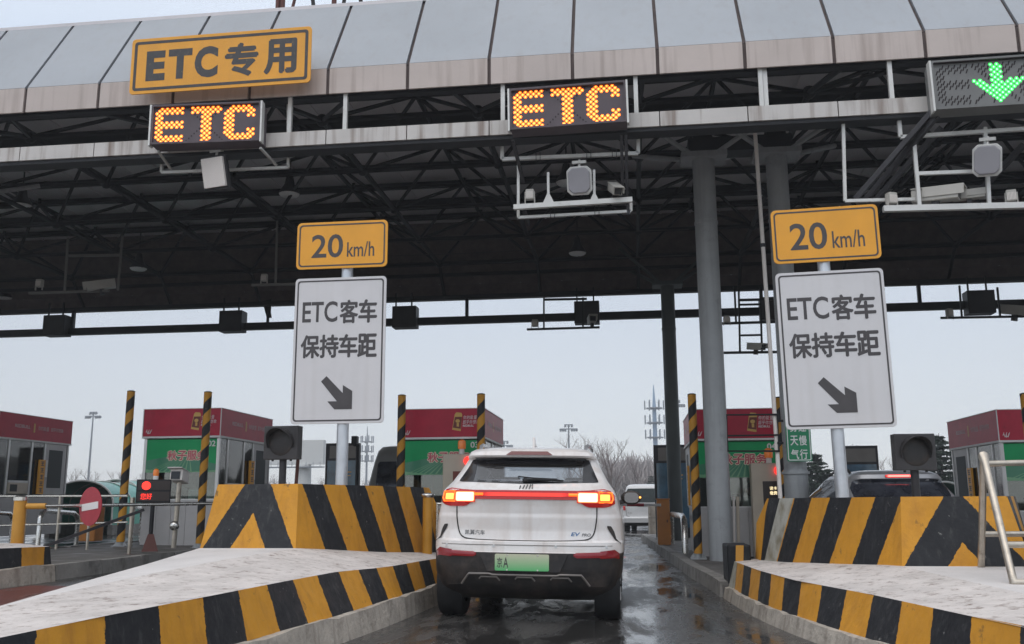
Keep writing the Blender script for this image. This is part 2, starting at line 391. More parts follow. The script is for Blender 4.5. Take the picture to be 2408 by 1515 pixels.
# ---- wet asphalt
def asphalt(name, col, puddle=.5):
    m = bpy.data.materials.new(name); m.use_nodes = True; nt = m.node_tree; b = nt.nodes['Principled BSDF']; l = nt.links.new
    g = nd(nt, 'ShaderNodeNewGeometry')
    mp = nd(nt, 'ShaderNodeMapping'); mp.inputs['Scale'].default_value = (1.1, .35, 1); l(g.outputs['Position'], mp.inputs['Vector'])
    n = nd(nt, 'ShaderNodeTexNoise'); n.inputs['Scale'].default_value = 1.3; n.inputs['Detail'].default_value = 10; n.inputs['Roughness'].default_value = .72; n.inputs['Distortion'].default_value = .4; l(mp.outputs[0], n.inputs['Vector'])
    wet = nd(nt, 'ShaderNodeMapRange'); wet.inputs['From Min'].default_value = puddle-.09; wet.inputs['From Max'].default_value = puddle+.06; l(n.outputs['Fac'], wet.inputs['Value'])
    n2 = nd(nt, 'ShaderNodeTexNoise'); n2.inputs['Scale'].default_value = 38; n2.inputs['Detail'].default_value = 4; l(g.outputs['Position'], n2.inputs['Vector'])
    n3 = nd(nt, 'ShaderNodeTexNoise'); n3.inputs['Scale'].default_value = .7; n3.inputs['Detail'].default_value = 8; l(mp.outputs[0], n3.inputs['Vector'])
    mr = nd(nt, 'ShaderNodeMapRange'); mr.inputs['From Min'].default_value = .3; mr.inputs['From Max'].default_value = .7; mr.inputs['To Min'].default_value = .65; mr.inputs['To Max'].default_value = 1.35; l(n3.outputs['Fac'], mr.inputs['Value'])
    mr2 = nd(nt, 'ShaderNodeMapRange'); mr2.inputs['To Min'].default_value = .7; mr2.inputs['To Max'].default_value = 1.3; l(n2.outputs['Fac'], mr2.inputs['Value'])
    mu = nd(nt, 'ShaderNodeMath', operation='MULTIPLY'); l(mr.outputs[0], mu.inputs[0]); l(mr2.outputs[0], mu.inputs[1])
    mx = nd(nt, 'ShaderNodeMix', data_type='RGBA', blend_type='MULTIPLY'); mx.inputs['Factor'].default_value = 1; mx.inputs[6].default_value = (*col, 1); l(mu.outputs[0], mx.inputs[7])
    mx2 = nd(nt, 'ShaderNodeMix', data_type='RGBA'); l(wet.outputs[0], mx2.inputs['Factor']); l(mx.outputs[2], mx2.inputs[6]); mx2.inputs[7].default_value = tuple(x*.45 for x in col)+(1,)
    l(mx2.outputs[2], b.inputs['Base Color'])
    ro = nd(nt, 'ShaderNodeMapRange'); ro.inputs['To Min'].default_value = .42; ro.inputs['To Max'].default_value = .06; l(wet.outputs[0], ro.inputs['Value']); l(ro.outputs[0], b.inputs['Roughness'])
    bs = nd(nt, 'ShaderNodeMapRange'); bs.inputs['To Min'].default_value = .5; bs.inputs['To Max'].default_value = .02; l(wet.outputs[0], bs.inputs['Value'])
    bp = nd(nt, 'ShaderNodeBump'); bp.inputs['Distance'].default_value = .012; l(bs.outputs[0], bp.inputs['Strength']); l(n2.outputs['Fac'], bp.inputs['Height']); l(bp.outputs[0], b.inputs['Normal'])
    MATS[name] = m
asphalt('asphalt', (.07, .067, .064), .5)
asphalt('red_asphalt', (.16, .05, .04), .6)

# ------------------------------------------------------------------ ground
g = MB(); xs = [-1500, -300, -60, -16, -8, 0, 8, 9.9, 60, 300, 1500]; ys = [-200, -20, 0, 40, 120, 500, 3000]
g.grid([[(x, y, G(x)) for x in xs] for y in ys])
tag(g.build('ground', M['asphalt']), None, None, kind='structure')
r = MB(); r.grid([[(x, y, G(x)+.004) for x in (-7.7, -5.5)] for y in (2, 7, 11.6)])
tag(r.build('road', M['red_asphalt']), None, None, kind='structure')

# ------------------------------------------------------------------ toll canopy
YF, YB, ZB, ZT, ZR = 12.8, 27.2, 7.19, 7.6, 9.22
X0, X1 = -30.2, 21.4
can = thing('toll_canopy', 'wide grey panelled toll plaza canopy over the lanes on round columns', 'canopy', (0, 20, 0))
xs = []; x = -9.32
while x > X0: x -= 1.23
while x < X1: xs.append(x); x += 1.23
f = MB(); mb_ = MB(); rb = MB(); rm = MB()
GAP = .052
th = R(57); dy, dz = math.cos(th)*(ZR-ZT)/math.sin(th), ZR-ZT
for a in xs:
    b = a+1.23; a2, b2 = a+GAP/2, b-GAP/2
    f.bb((a2, YF, ZB), (b2, YF+.03, ZT-.004))
    mb_.add([(a2, YF, ZT), (b2, YF, ZT), (b2, YF+dy, ZR), (a2, YF+dy, ZR), (a2, YF+.05, ZT), (b2, YF+.05, ZT), (b2, YF+dy+.05, ZR), (a2, YF+dy+.05, ZR)],
            [(0, 1, 2, 3), (4, 7, 6, 5), (0, 4, 5, 1), (1, 5, 6, 2), (2, 6, 7, 3), (3, 7, 4, 0)])
    rb.bb((a2, YB-.03, ZB-.05), (b2, YB, ZT))
    rm.add([(a2, YB-.0, ZT), (b2, YB-.0, ZT), (b2, YB-dy, ZR), (a2, YB-dy, ZR), (a2, YB-.05, ZT), (b2, YB-.05, ZT), (b2, YB-dy-.05, ZR), (a2, YB-dy-.05, ZR)],
           [(0, 1, 2, 3), (4, 7, 6, 5), (0, 4, 5, 1), (1, 5, 6, 2), (2, 6, 7, 3), (3, 7, 4, 0)])
f.build('fascia', M['fascia_pink'], can, True)
mb_.build('mansard_cladding', M['mansard_blue'], can, True)
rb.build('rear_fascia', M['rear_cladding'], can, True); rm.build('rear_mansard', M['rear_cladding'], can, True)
s = MB()                                                       # dark sheet behind the open joints
s.bb((X0, YF+.034, ZB+.01), (X1, YF+.05, ZT-.02)); s.bb((X0, YB-.05, ZB), (X1, YB-.034, ZT))
s.add([(X0, YF+.06, ZT), (X1, YF+.06, ZT), (X1, YF+dy+.06, ZR), (X0, YF+dy+.06, ZR)], [(0, 1, 2, 3)])
s.add([(X0, YB-.06, ZT), (X1, YB-.06, ZT), (X1, YB-dy-.06, ZR), (X0, YB-dy-.06, ZR)], [(0, 1, 2, 3)])
s.build('backing_sheet', M['seam_dark'], can, True)
d = MB()
d.bb((X0, YF+dy, ZR+.0), (X1, YB-dy, ZR+.06))
x = X0
while x < X1:
    d.bb((x, YF+dy+.1, ZR-.03), (x+.045, YB-dy-.1, ZR-.001)); x += .82
d.build('roof_deck', M['deck_metal'], can, True)
p = MB(); y = YF+dy+.5
while y < YB-dy: p.bb((X0, y-.04, ZR-.2), (X1, y+.04, ZR-.032)); y += 1.35
for y in (YB-.45, YB-.85): p.bb((X0, y-.04, 8.0 if y < YB-.6 else 7.75), (X1, y+.04, 8.1 if y < YB-.6 else 7.85))
p.bb((X0, YF+.1, ZB-.02), (X1, YF+.24, ZB+.12)); p.bb((X0, YB-.3, ZB-.1), (X1, YB-.08, ZB+.03))
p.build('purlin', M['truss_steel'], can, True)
t = MB(); ZL, ZH = 8.0, 9.0
nx = [.3+2.87*k for k in range(-10, 8)]; ny = [15.6+2.65*k for k in range(0, 5)]
for xx in nx: t.tube([(xx, ny[0], ZL), (xx, ny[-1], ZL)], .058, 6)
for yy in ny: t.tube([(nx[0], yy, ZL), (nx[-1], yy, ZL)], .058 if yy > 13.5 else .075, 6)
tx = [a+1.435 for a in nx[:-1]]; ty = [a+1.34 for a in ny[:-1]]
for xx in tx: t.tube([(xx, ty[0], ZH), (xx, ty[-1], ZH)], .05, 6)
for yy in ty: t.tube([(tx[0], yy, ZH), (tx[-1], yy, ZH)], .05, 6)
for i, xx in enumerate(nx):
    for j, yy in enumerate(ny):
        t.sph((xx, yy, ZL), .12, 8, 5)
        for sx in (-1, 1):
            for sy in (-1, 1):
                a, b = xx+sx*1.435, yy+sy*1.34
                if tx[0]-.1 <= a <= tx[-1]+.1 and ty[0]-.1 <= b <= ty[-1]+.1: t.tube([(xx, yy, ZL), (a, b, ZH)], .042, 5, cap=False)
for xx in tx:
    for yy in ty: t.sph((xx, yy, ZH), .09, 6, 4); t.tube([(xx, yy, ZH), (xx, yy, ZR-.05)], .04, 5)
for xx in nx:                                                  # struts down to the two eaves
    t.tube([(xx, ny[0], ZL), (xx, YF+.17, ZB+.05)], .05, 5); t.tube([(xx, ny[-1], ZL), (xx, YB-.2, ZB)], .05, 5)
    t.tube([(xx, ny[0], ZL), (xx+1.43, YF+.17, ZB+.08)], .04, 5)
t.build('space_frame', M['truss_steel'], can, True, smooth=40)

def column(x, y, r, m, zt, flange=None):
    c = MB(); c.cyl((x, y, G(x)), (x, y, zt), r, 28)
    if flange:
        c.lathe((x, y, 0), [(r+.002, G(x)), (r+.012, G(x)+.02), (r+.012, flange-.02), (r+.045, flange-.02), (r+.045, flange+.025), (r+.012, flange+.025), (r+.012, flange+.06), (r+.002, flange+.06)], 28)
    c.lathe((x, y, 0), [(r+.002, zt-1.25), (r+.012, zt-1.24), (r+.012, zt-1.2), (r+.002, zt-1.19)], 28)
    c.bb((x-.42, y-.3, zt), (x+.42, y+.3, zt+.1))
    for sx in (-1, 1):
        for sy in (-1, 1): c.tube([(x+sx*.15, y+sy*.1, zt+.05), (x+sx*1.3, y+sy*1.0, ZL)], .05, 6)
    c.build('column', m, can, True, smooth=40)
column(1.48, 17.2, .205, M['column_grey'], 7.45)
column(2.82, 17.2, .195, M['column_grey'], 7.45, 1.62)
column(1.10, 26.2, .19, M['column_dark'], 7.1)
column(-15.3, 17.2, .2, M['column_grey'], 7.45); column(-14.0, 17.2, .2, M['column_grey'], 7.45)
column(15.0, 17.2, .2, M['column_grey'], 7.45)
h = MB(); h.bb((1.2, 17.0, 7.56), (3.1, 17.4, 7.84)); h.bb((1.3, 17.05, 7.84), (1.65, 17.35, 8.0)); h.bb((2.65, 17.05, 7.84), (3.0, 17.35, 8.0))
h.build('column_head', M['dark_steel'], can, True)

# front and rear service beams with hangers
b = MB(); b.bb((X0, YF+.0, 6.39), (X1, YF+.26, 6.61))
fb = thing('service_beam', 'long off-white box beam hung below the front eave, stained with rust streaks', 'beam', (0, YF, 6.5))
x = -9.3
for a in xs:
    pass
bm_ = MB()
for a in xs:
    bm_.bb((a+.008, YF, 6.39), (a+1.222, YF+.2, 6.61))
bm_.build('casing', M['beam_white'], fb, True)
b = MB(); b.bb((X0, YF+.03, 6.33), (X1, YF+.3, 6.385)); b.build('bottom_rail', M['dark_steel'], fb, True)
for px, Y in ((677, YF), (808, YF), (1795, YF), (1806, YF+.02), (2105, YF), (1181, YF), (1497, YF), (-200, YF), (2600, YF)):
    q = AY(px, 270, Y); h = MB(); h.bb((q.x-.03, Y+.06, 6.612), (q.x+.03, Y+.12, ZB+.1)); h.build('hanger', M['white_tube'], fb, True)
rbm = thing('service_beam', 'dark box beam hung below the rear eave against the sky', 'beam', (0, YB-.2, 6.5))
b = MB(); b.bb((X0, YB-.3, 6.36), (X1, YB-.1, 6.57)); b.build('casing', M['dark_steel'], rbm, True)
for px in (174, 1098, 1577, 2165):
    q = AY(px, 735, YB-.2); h = MB(); h.bb((q.x-.045, YB-.25, 6.57), (q.x+.045, YB-.15, ZB)); h.build('hanger', M['dark_steel'], rbm, True)
h = MB(); q = AY(632, 735, YB-.2)
h.prism([(q.x-.22, 7.25), (q.x+.08, 7.3), (q.x+.06, 6.9), (q.x+.1, 6.72), (q.x+.02, 6.72), (q.x+.02, 6.57), (q.x-.06, 6.57), (q.x-.06, 6.75)], YB-.22, YB-.18)
h.build('torn_hanger', M['dark_steel'], rbm, True)

# rooftop frame for sign letters
rf = thing('rooftop_frame', 'rust red lattice frame standing on the canopy roof', 'frame', (-7, 15.5, ZR+.06))
red = MB(); blk = MB()
Yr = 14.6
def up_post(px, mb, r=.05, px2=None):
    a = AY(px, 25, Yr); mb.tube([(a.x, Yr, ZR), ((AY(px2, 25, Yr).x if px2 else a.x), Yr, ZR+3.2)], r, 6)
for px in (653, 664, 785, 912, 920, 929): up_post(px, red, .045)
for px, p2 in ((675, 760), (925, 1010)): up_post(px, red, .03, p2)
for px, p2 in ((745, 690), (800, 850), (855, 810), (974, 960)): up_post(px, blk, .035, p2)
red.build('red_post', M['rust_red'], rf, True); blk.build('brace', M['dark_steel'], rf, True)
rail = MB(); a, b = AY(640, 25, Yr).x, AY(1060, 25, Yr).x
for z in (ZR+1.2, ZR+2.4, ZR+3.2): rail.tube([(a, Yr, z), (b, Yr, z)], .04, 6)
rail.build('rail', M['rust_red'], rf, True)

# round ceiling lamps
lamp0 = None
LP = [(50, 488, 8.3, 'nearest the left edge of the photo'), (680, 462, 8.3, 'above the left speed sign'), (325, 636, 7.9, 'between the two hanging camera racks on the left'), (450, 695, 7.6, 'low over the rear eave, left of the no-overtaking camera rack'), (12, 705, 7.6, 'lowest one by the left edge of the photo'), (1358, 600, 7.9, 'upper one of the pair over the white SUV'), (1354, 665, 7.6, 'lower one of the pair over the white SUV'), (913, 681, 7.6, 'just right of the left white lane sign'), (1332, 435, 8.3, 'half hidden behind the grey antenna box'), (2402, 636, 7.7, 'cut by the right edge of the photo')]
LP[3] = (450, 695, 7.6, 'low over the rear eave, left of the left lane sign')
for i, (px, py, z, lab) in enumerate(LP):
    P = AZ(px, py, z); lb = 'round white canopy lamp, ' + lab
    if lamp0 is None:
        lamp0 = thing('ceiling_lamp', lb, 'lamp', P, 'round lamps under the canopy')
        a = MB(); a.lathe((0, 0, 0), [(.0, .0), (.2, .01), (.235, .04), (.24, .06)], 20); a.build('diffuser', M['lamp_glass'], lamp0, smooth=40)
        a = MB(); a.lathe((0, 0, 0), [(.25, .05), (.23, .12), (.12, .3), (.08, .5), (.0, .52)], 16); a.build('shade', M['dark_metal'], lamp0, smooth=40)
        a = MB(); a.cyl((0, 0, .5), (0, 0, 1.2), .02, 6); a.build('stem', M['dark_metal'], lamp0)
    else: dup(lamp0, P, lb)

# hanging cables
for i, pts in enumerate([[(0, 575, 8), (150, 578, 8), (330, 565, 8), (520, 572, 8), (690, 555, 8)], [(915, 570, 7.9), (1100, 565, 7.9), (1240, 558, 7.9), (1330, 552, 7.9)], [(1340, 690-155, 7.9), (1480, 545, 7.9), (1620, 540, 7.9)], [(930, 602, 7.6), (1100, 596, 7.6), (1330, 583, 7.6)], [(1360, 604, 7.6), (1480, 607, 7.6), (1620, 600, 7.6)]]):
    c = MB(); c.tube([AZ(*p_) for p_ in pts], .014, 5)
    tag(c.build('hanging_cable', M['cable']), ['long sagging cable strung under the canopy at far left', 'sagging cable under the canopy right of the left speed sign', 'sagging cable under the canopy below the middle antenna', 'lower cable right of the left speed sign', 'cable running right from the ceiling lamps over the SUV'][i], 'cable', 'cables strung under the canopy')
# ------------------------------------------------------------------ toll islands with striped crash blocks
def cum(pts):
    out = [0]
    for a, b in zip(pts, pts[1:]): out.append(out[-1]+math.hypot(b[0]-a[0], b[1]-a[1]))
    return out
def subdiv(pts, n=4):
    out = []
    for a, b in zip(pts, pts[1:]):
        for i in range(n): out.append(tuple(a[k]+(b[k]-a[k])*i/n for k in range(len(a))))
    return out+[pts[-1]]
def smoothpts(pts, it=2):
    for _ in range(it):
        out = [pts[0]]
        for a, b in zip(pts, pts[1:]): out += [tuple(a[k]*.75+b[k]*.25 for k in range(len(a))), tuple(a[k]*.25+b[k]*.75 for k in range(len(a)))]
        pts = out+[pts[-1]]
    return pts
def stripe_obj(name, rows_top, rows_bot, sfun, mtl, parent, n=1):
    """striped wall strip between two polylines; sfun(i, side) gives the band index"""
    me = bpy.data.meshes.new(name); k = len(rows_top)
    o0 = parent.location
    vs = [Vector(p)-o0 for p in rows_top]+[Vector(p)-o0 for p in rows_bot]
    fs = [(i, i+1, k+i+1, k+i) for i in range(k-1)]
    me.from_pydata(vs, [], fs); me.materials.append(mtl); face_out(me, parent); ul = me.uv_layers.new(name='UVMap')
    for p in me.polygons:
        for li, vi in zip(p.loop_indices, p.vertices):
            ul.data[li].uv = (sfun(vi % k, 0 if vi < k else 1), 0)
    ob = bpy.data.objects.new(name, me); C.objects.link(ob); ob.parent = parent; me.shade_smooth(); me.set_sharp_from_angle(angle=R(35))
    return ob

def island(label, cx, dxs, sec, wtop, wbot, kz, blk, phase, per, side, mtl, shift=(0, 0, 0), slab=None):
    """sec: ramp cross sections; wtop/wbot: lane-side wall lines; side=+1 when the modelled lane side is the right one"""
    sh = Vector(shift)
    t = thing('toll_island', label, 'island', Vector((cx, 9.5, 0))+sh)
    P = lambda p: Vector(p)+sh
    wt = subdiv(smoothpts(wtop, 1), 2); wb = subdiv(smoothpts(wbot, 1), 2)
    # resample both to the same count
    def resamp(l, n=44):
        c = cum(l); out = []
        for i in range(n):
            s_ = c[-1]*i/(n-1); j = max(q for q in range(len(c)) if c[q] <= s_+1e-9); j = min(j, len(l)-2)
            f = (s_-c[j])/max(c[j+1]-c[j], 1e-9); out.append(tuple(l[j][k]+(l[j+1][k]-l[j][k])*f for k in range(3)))
        return out
    wt, wb = resamp(wt), resamp(wb); cu = cum(wt)
    stripe_obj('striped_wall', [P(p) for p in wt], [P(p) for p in wb], lambda i, s_: phase+cu[i]/per + (0.05 if s_ else 0), mtl, t)
    mir = lambda p: (2*cx-p[0], p[1], p[2])
    stripe_obj('striped_wall', [P((mir(p)[0], p[1], p[2]-.26)) for p in wt], [P(mir(p)) for p in wb], lambda i, s_: phase+cu[i]/per, mtl, t)
    # nose cap
    n0, n1 = wt[0], mir(wt[0]); b0, b1 = wb[0], mir(wb[0]); arc_t = []; arc_b = []
    for i in range(9):
        a = PI*i/8; r_ = abs(n0[0]-cx); arc_t.append(P((cx+side*r_*math.cos(a), n0[1]-.6*r_*math.sin(a), n0[2]-.26*(i/8)))); r2 = abs(b0[0]-cx); arc_b.append(P((cx+side*r2*math.cos(a), b0[1]-.6*r2*math.sin(a), b0[2])))
    stripe_obj('striped_nose', arc_t, arc_b, lambda i, s_: phase-i*.25, mtl, t)
    # white ramp
    rows = []
    for (y, *pts) in sec:
        pts = [(a, y, b) for a, b in pts]
        if side < 0: pts = pts[::-1]
        rows.append([P(q) for q in subdiv([pts[0], pts[1], pts[2], pts[3]], 3)])
    g_ = MB(); g_.grid([r_[3:7] for r_ in rows]); c0 = [p for p in arc_t]
    for a_, b_ in ((0, 4), (6, 10)):
        q_ = MB(); q_.grid([r_[a_:b_] for r_ in rows]); q_.build('rough_bevel', M['ramp_rough'], t, True, smooth=25)
    fr = rows[0]; ctr = sum((Vector(q) for q in arc_t), Vector())/len(arc_t)
    o_ = g_.add(list(arc_t)+[Vector(q) for q in fr], [])
    na = len(arc_t); nf = len(fr)
    seq = arc_t if side > 0 else arc_t
    loop = list(range(o_, o_+na))+(list(range(o_+na, o_+na+nf)) if side > 0 else list(range(o_+na+nf-1, o_+na-1, -1)))
    g_.f.append(tuple(loop))
    g_.build('white_ramp', M['ramp_white'], t, True, smooth=25)
    # kerb below the stripes
    k_ = MB(); kt = [(p[0]+side*.05, p[1], kz) for p in wb]; kb = [(p[0]+side*.08, p[1], G(p[0])-.02) for p in wb]; ki = [(p[0]-side*.02, p[1], kz+.003) for p in wb]
    rnd = random.Random(3)
    kt = [(a+rnd.uniform(-.012, .012), b, c+rnd.uniform(-.014, .014)) for a, b, c in kt]
    k_.grid([[P(p) for p in ki], [P(p) for p in kt], [P(p) for p in kb]])
    mk = lambda l: [P(mir(p)) for p in l]
    k_.grid([mk(ki), mk(kt), [P((mir(p)[0], p[1], G(mir(p)[0])-.02)) for p in kb]])
    k_.grid([[P((cx+side*(abs(b0[0]-cx)+e_)*math.cos(PI*i/8), b0[1]-.6*(abs(b0[0]-cx)+e_)*math.sin(PI*i/8), z)) for i in range(9)] for e_, z in ((-.02, kz+.003), (.05, kz), (.08, -.03))])
    k_.build('kerb', M['kerb_concrete'], t, True, smooth=30)
    # crash block
    if blk:
        zt, zb0, zb1, topc, fbx, ftx, ph, kf, perf, back = blk[:10]; fk, fa, fp = blk[10] if len(blk) > 10 else (.526, .205, .59)
        cxb = (fbx[0]+fbx[1])/2
        top = [(ftx, 9.6, zt)]+[(p[0], p[1], zt) for p in topc]
        top = smoothpts(top, 1)
        k2 = len(top); cu2 = cum(top)
        def off(i, e_):
            a, b = top[max(i-1, 0)], top[min(i+1, k2-1)]; dx, dy_ = b[0]-a[0], b[1]-a[1]; l_ = math.hypot(dx, dy_) or 1
            nx_, ny_ = (dy_/l_, -dx/l_) if side > 0 else (-dy_/l_, dx/l_)
            return top[i][0]+nx_*e_, top[i][1]+ny_*e_
        bot = []
        for i in range(k2):
            f = cu2[i]/cu2[-1]; zb = zb0+(zb1-zb0)*f-.06
            bx, by = off(i, .13)
            if i == 0: bx, by = fbx[0 if side < 0 else 1], 9.4
            bot.append((bx, by, zb))
        sf = lambda i, s_: ph+(cu2[i]+kf*(zt-zb0 if not s_ else -.06))/perf
        stripe_obj('striped_flank', [P(p) for p in top], [P(p) for p in bot], sf, mtl, t)
        mt = lambda p: (2*cxb-p[0], p[1], p[2])
        stripe_obj('striped_flank', [P(mt(p)) for p in top], [P(mt(p)) for p in bot], sf, mtl, t)
        # front face with its chevron, three columns so the centre line is exact
        hb, ht_ = abs(fbx[1]-fbx[0])/2, abs(ftx-cxb)
        ft = [P((cxb+d_*ht_, 9.6, zt)) for d_ in (-1, 0, 1)]; fbm = [P((cxb+d_*hb, 9.4, zb0-.02)) for d_ in (-1, 0, 1)]
        hgt = zt-zb0
        stripe_obj('chevron_face', ft, fbm, lambda i, s_: (abs(i-1)*(ht_ if not s_ else hb)+(fk*hgt if not s_ else -.01)-fa)/fp+2, mtl, t)
        cap = MB(); tp = [P((p[0], p[1], zt-.001)) for p in top]; tm = [P((mt(p)[0], p[1], zt-.001)) for p in top]
        cap.grid([tp, tm])
        if back:
            e0, e1 = top[-1], bot[-1]
            cap.grid([[P((e0[0], e0[1], zt)), P((mt(e0)[0], e0[1], zt))], [P((e1[0], e1[1]+back*.35, zt-.3)), P((mt(e1)[0], e1[1]+back*.35, zt-.3))], [P((e1[0], e1[1]+back, zb1-.1)), P((mt(e1)[0], e1[1]+back, zb1-.1))]])
            stripe_obj('striped_flank', [P(e0), P((e1[0], e1[1]+back*.35, zt-.3)), P((e1[0], e1[1]+back, zb1-.08))], [P(e1), P(e1), P((e1[0], e1[1]+back*.5, zb1-.1))], lambda i, s_: sf(k2-1, 0)+.1, mtl, t)
        cap.build('block_top', M['kerb_concrete'], t, True)
    # rear slab carrying booth and posts
    if slab:
        pl, zs = slab
        s_ = MB(); n = len(pl)
        s_.add([P((x, y, G(x)+zs)) for x, y in pl]+[P((x, y, G(x)-.05)) for x, y in pl], [tuple(range(n))]+[(i, (i+1) % n, n+(i+1) % n, n+i) for i in range(n)])
        s_.build('slab', M['island_top'], t, True, bevel=.02)
        # kerb stones along the lane edges
        h_ = max(range(n), key=lambda i: (pl[i][1], -i))+1
        for e_ in (0, 1):
            ks = MB()
            seg = pl[:h_] if e_ == 0 else pl[h_:]
            sd = -1 if e_ == 0 else 1
            for (xa, ya), (xb, yb) in zip(seg, seg[1:]):
                L_ = math.hypot(xb-xa, yb-ya); q = max(1, int(L_/1.0))
                for i in range(q):
                    f0, f1 = i/q+.004, (i+1)/q-.004
                    x_a, y_a, x_b, y_b = xa+(xb-xa)*f0, ya+(yb-ya)*f0, xa+(xb-xa)*f1, ya+(yb-ya)*f1
                    za, zc = G(x_a)+zs+.006+random.uniform(0, .012), G(x_a)-.03
                    ks.add([(x_a+sd*.03, y_a, zc), (x_b+sd*.03, y_b, zc), (x_b+sd*.012, y_b, za), (x_a+sd*.012, y_a, za), (x_b-sd*.16, y_b, za), (x_a-sd*.16, y_a, za), (x_a-sd*.16, y_a, zc), (x_b-sd*.16, y_b, zc)],
                           [(0, 1, 2, 3), (3, 2, 4, 5), (0, 3, 5, 6), (1, 7, 4, 2)])
            ks.v = [v+sh for v in ks.v]
            ks.build('slab_kerb', M['concrete'], t, True)
    return t

stripe_mat('block_stripes_patched', YEL, (.014, .015, .018), wear=.4, wob=.07)
# one band of the right block is repainted off-white: pick it by its band index
def patch_band(m, lo, hi, col):
    nt = m.node_tree; l = nt.links.new; b = nt.nodes['Principled BSDF']; old = b.inputs['Base Color'].links[0].from_socket
    uv = nt.nodes.new('ShaderNodeUVMap'); sp = nt.nodes.new('ShaderNodeSeparateXYZ'); l(uv.outputs[0], sp.inputs[0])
    a = nd(nt, 'ShaderNodeMath', operation='GREATER_THAN'); a.inputs[1].default_value = lo; l(sp.outputs[0], a.inputs[0])
    c = nd(nt, 'ShaderNodeMath', operation='LESS_THAN'); c.inputs[1].default_value = hi; l(sp.outputs[0], c.inputs[0])
    d = nd(nt, 'ShaderNodeMath', operation='MULTIPLY'); l(a.outputs[0], d.inputs[0]); l(c.outputs[0], d.inputs[1])
    g = nd(nt, 'ShaderNodeNewGeometry'); q = nd(nt, 'ShaderNodeTexNoise'); q.inputs['Scale'].default_value = 5; q.inputs['Detail'].default_value = 7; l(g.outputs['Position'], q.inputs['Vector'])
    rp = nd(nt, 'ShaderNodeMapRange'); rp.inputs['From Min'].default_value = .4; rp.inputs['From Max'].default_value = .65; l(q.outputs['Fac'], rp.inputs['Value'])
    mx = nd(nt, 'ShaderNodeMix', data_type='RGBA'); mx.inputs[6].default_value = (*col, 1); mx.inputs[7].default_value = (col[0]*.55, col[1]*.5, col[2]*.4, 1); l(rp.outputs[0], mx.inputs['Factor'])
    m2 = nd(nt, 'ShaderNodeMix', data_type='RGBA'); l(d.outputs[0], m2.inputs['Factor']); l(old, m2.inputs[6]); l(mx.outputs[2], m2.inputs[7]); l(m2.outputs[2], b.inputs['Base Color'])
patch_band(M['block_stripes_patched'], 3.5, 4.0, (.42, .41, .36)); patch_band(M['block_stripes_patched'], 15.98, 16.5, (.42, .41, .36))

SEC_L = [(4.1, (-4.35, .28), (-4.0, .37), (-3.6, .46), (-3.05, .5)), (5.0, (-4.6, .3), (-4.1, .42), (-3.8, .5), (-2.83, .54)), (5.95, (-4.85, .3), (-4.13, .48), (-3.85, .54), (-2.71, .55)), (7.1, (-5.0, .32), (-4.2, .56), (-3.68, .61), (-2.65, .55)),
         (8.1, (-5.08, .34), (-4.3, .61), (-3.52, .66), (-2.57, .55)), (9.4, (-5.1, .36), (-4.42, .69), (-3.4, .69), (-2.44, .51)), (10.6, (-5.15, .45), (-4.6, .62), (-3.15, .62), (-2.36, .5)), (12.6, (-5.2, .42), (-4.8, .5), (-2.7, .5), (-2.28, .46))]
WT_L = [(-3.05, 4.1, .5), (-2.83, 5.0, .54), (-2.71, 5.95, .55), (-2.65, 7.1, .55), (-2.57, 8.1, .55), (-2.44, 9.4, .51), (-2.36, 10.6, .5), (-2.28, 12.6, .46)]
WB_L = [(-2.98, 4.1, .23), (-2.78, 5.0, .23), (-2.62, 6, .23), (-2.5, 7, .23), (-2.41, 8, .23), (-2.34, 8.84, .23), (-2.27, 10.48, .23), (-2.24, 12.6, .23)]
CH_L = [(-3.37, 10.0), (-3.23, 10.36), (-3.11, 10.72), (-3.0, 11.08), (-2.93, 11.45), (-2.86, 11.83), (-2.75, 12.19), (-2.72, 12.55)]
BLK_L = (1.335, .69, .5, CH_L, (-4.42, -3.4), -3.47, .5, .45, .78, .25)
slabL = [(-2.3, 12.5), (-2.35, 16), (-2.4, 31), (-5.0, 31), (-5.1, 16), (-5.2, 12.5)]
island('striped toll island with a white concrete nose left of the white SUV', -3.72, None, SEC_L, WT_L, WB_L, .23, BLK_L, -2.5+.5+.0, .92, 1, M['block_stripes'], slab=(slabL[::-1], .2))
# neighbouring island on the far left: only its tail end and slab are in the picture
slab2 = [(x-5.45, y-.2) for x, y in slabL]
CH_2 = [(a, b) for a, b in CH_L]
island('striped toll island cut by the left photo edge, a steel handrail on its slab', -3.72, None, SEC_L, WT_L, WB_L, .23, None, -2.2, .92, 1, M['block_stripes'], shift=(-5.62, -.35, .12), slab=([(x, y+.3) for x, y in slabL[::-1]], .17))

WT_R = [(2.75, 4.6, .36), (2.45, 5.4, .38), (2.26, 6.1, .4), (2.1, 6.6, .4), (1.84, 8.0, .4), (1.5, 9.3, .4), (1.31, 10.7, .4), (1.2, 12.5, .4)]
WB_R = [(2.7, 4.6, .1), (2.4, 5.3, .1), (2.1, 6.2, .1), (1.78, 7.55, .1), (1.58, 8.4, .1), (1.38, 9.4, .1), (1.22, 10.7, .1), (1.13, 12.3, .1)]
SEC_R = [(4.6, (3.6, .26), (3.4, .36), (3.1, .38), (2.75, .36)), (5.4, (3.7, .27), (3.4, .40), (2.95, .42), (2.45, .38)), (6.6, (3.75, .28), (3.4, .44), (2.8, .46), (2.1, .4)), (8.0, (3.8, .3), (3.42, .49), (2.6, .50), (1.84, .4)), (9.4, (3.86, .3), (3.50, .53), (2.44, .53), (1.47, .4)), (10.7, (3.9, .3), (3.55, .5), (2.1, .5), (1.31, .4)), (12.5, (3.95, .3), (3.6, .42), (1.5, .42), (1.2, .4))]
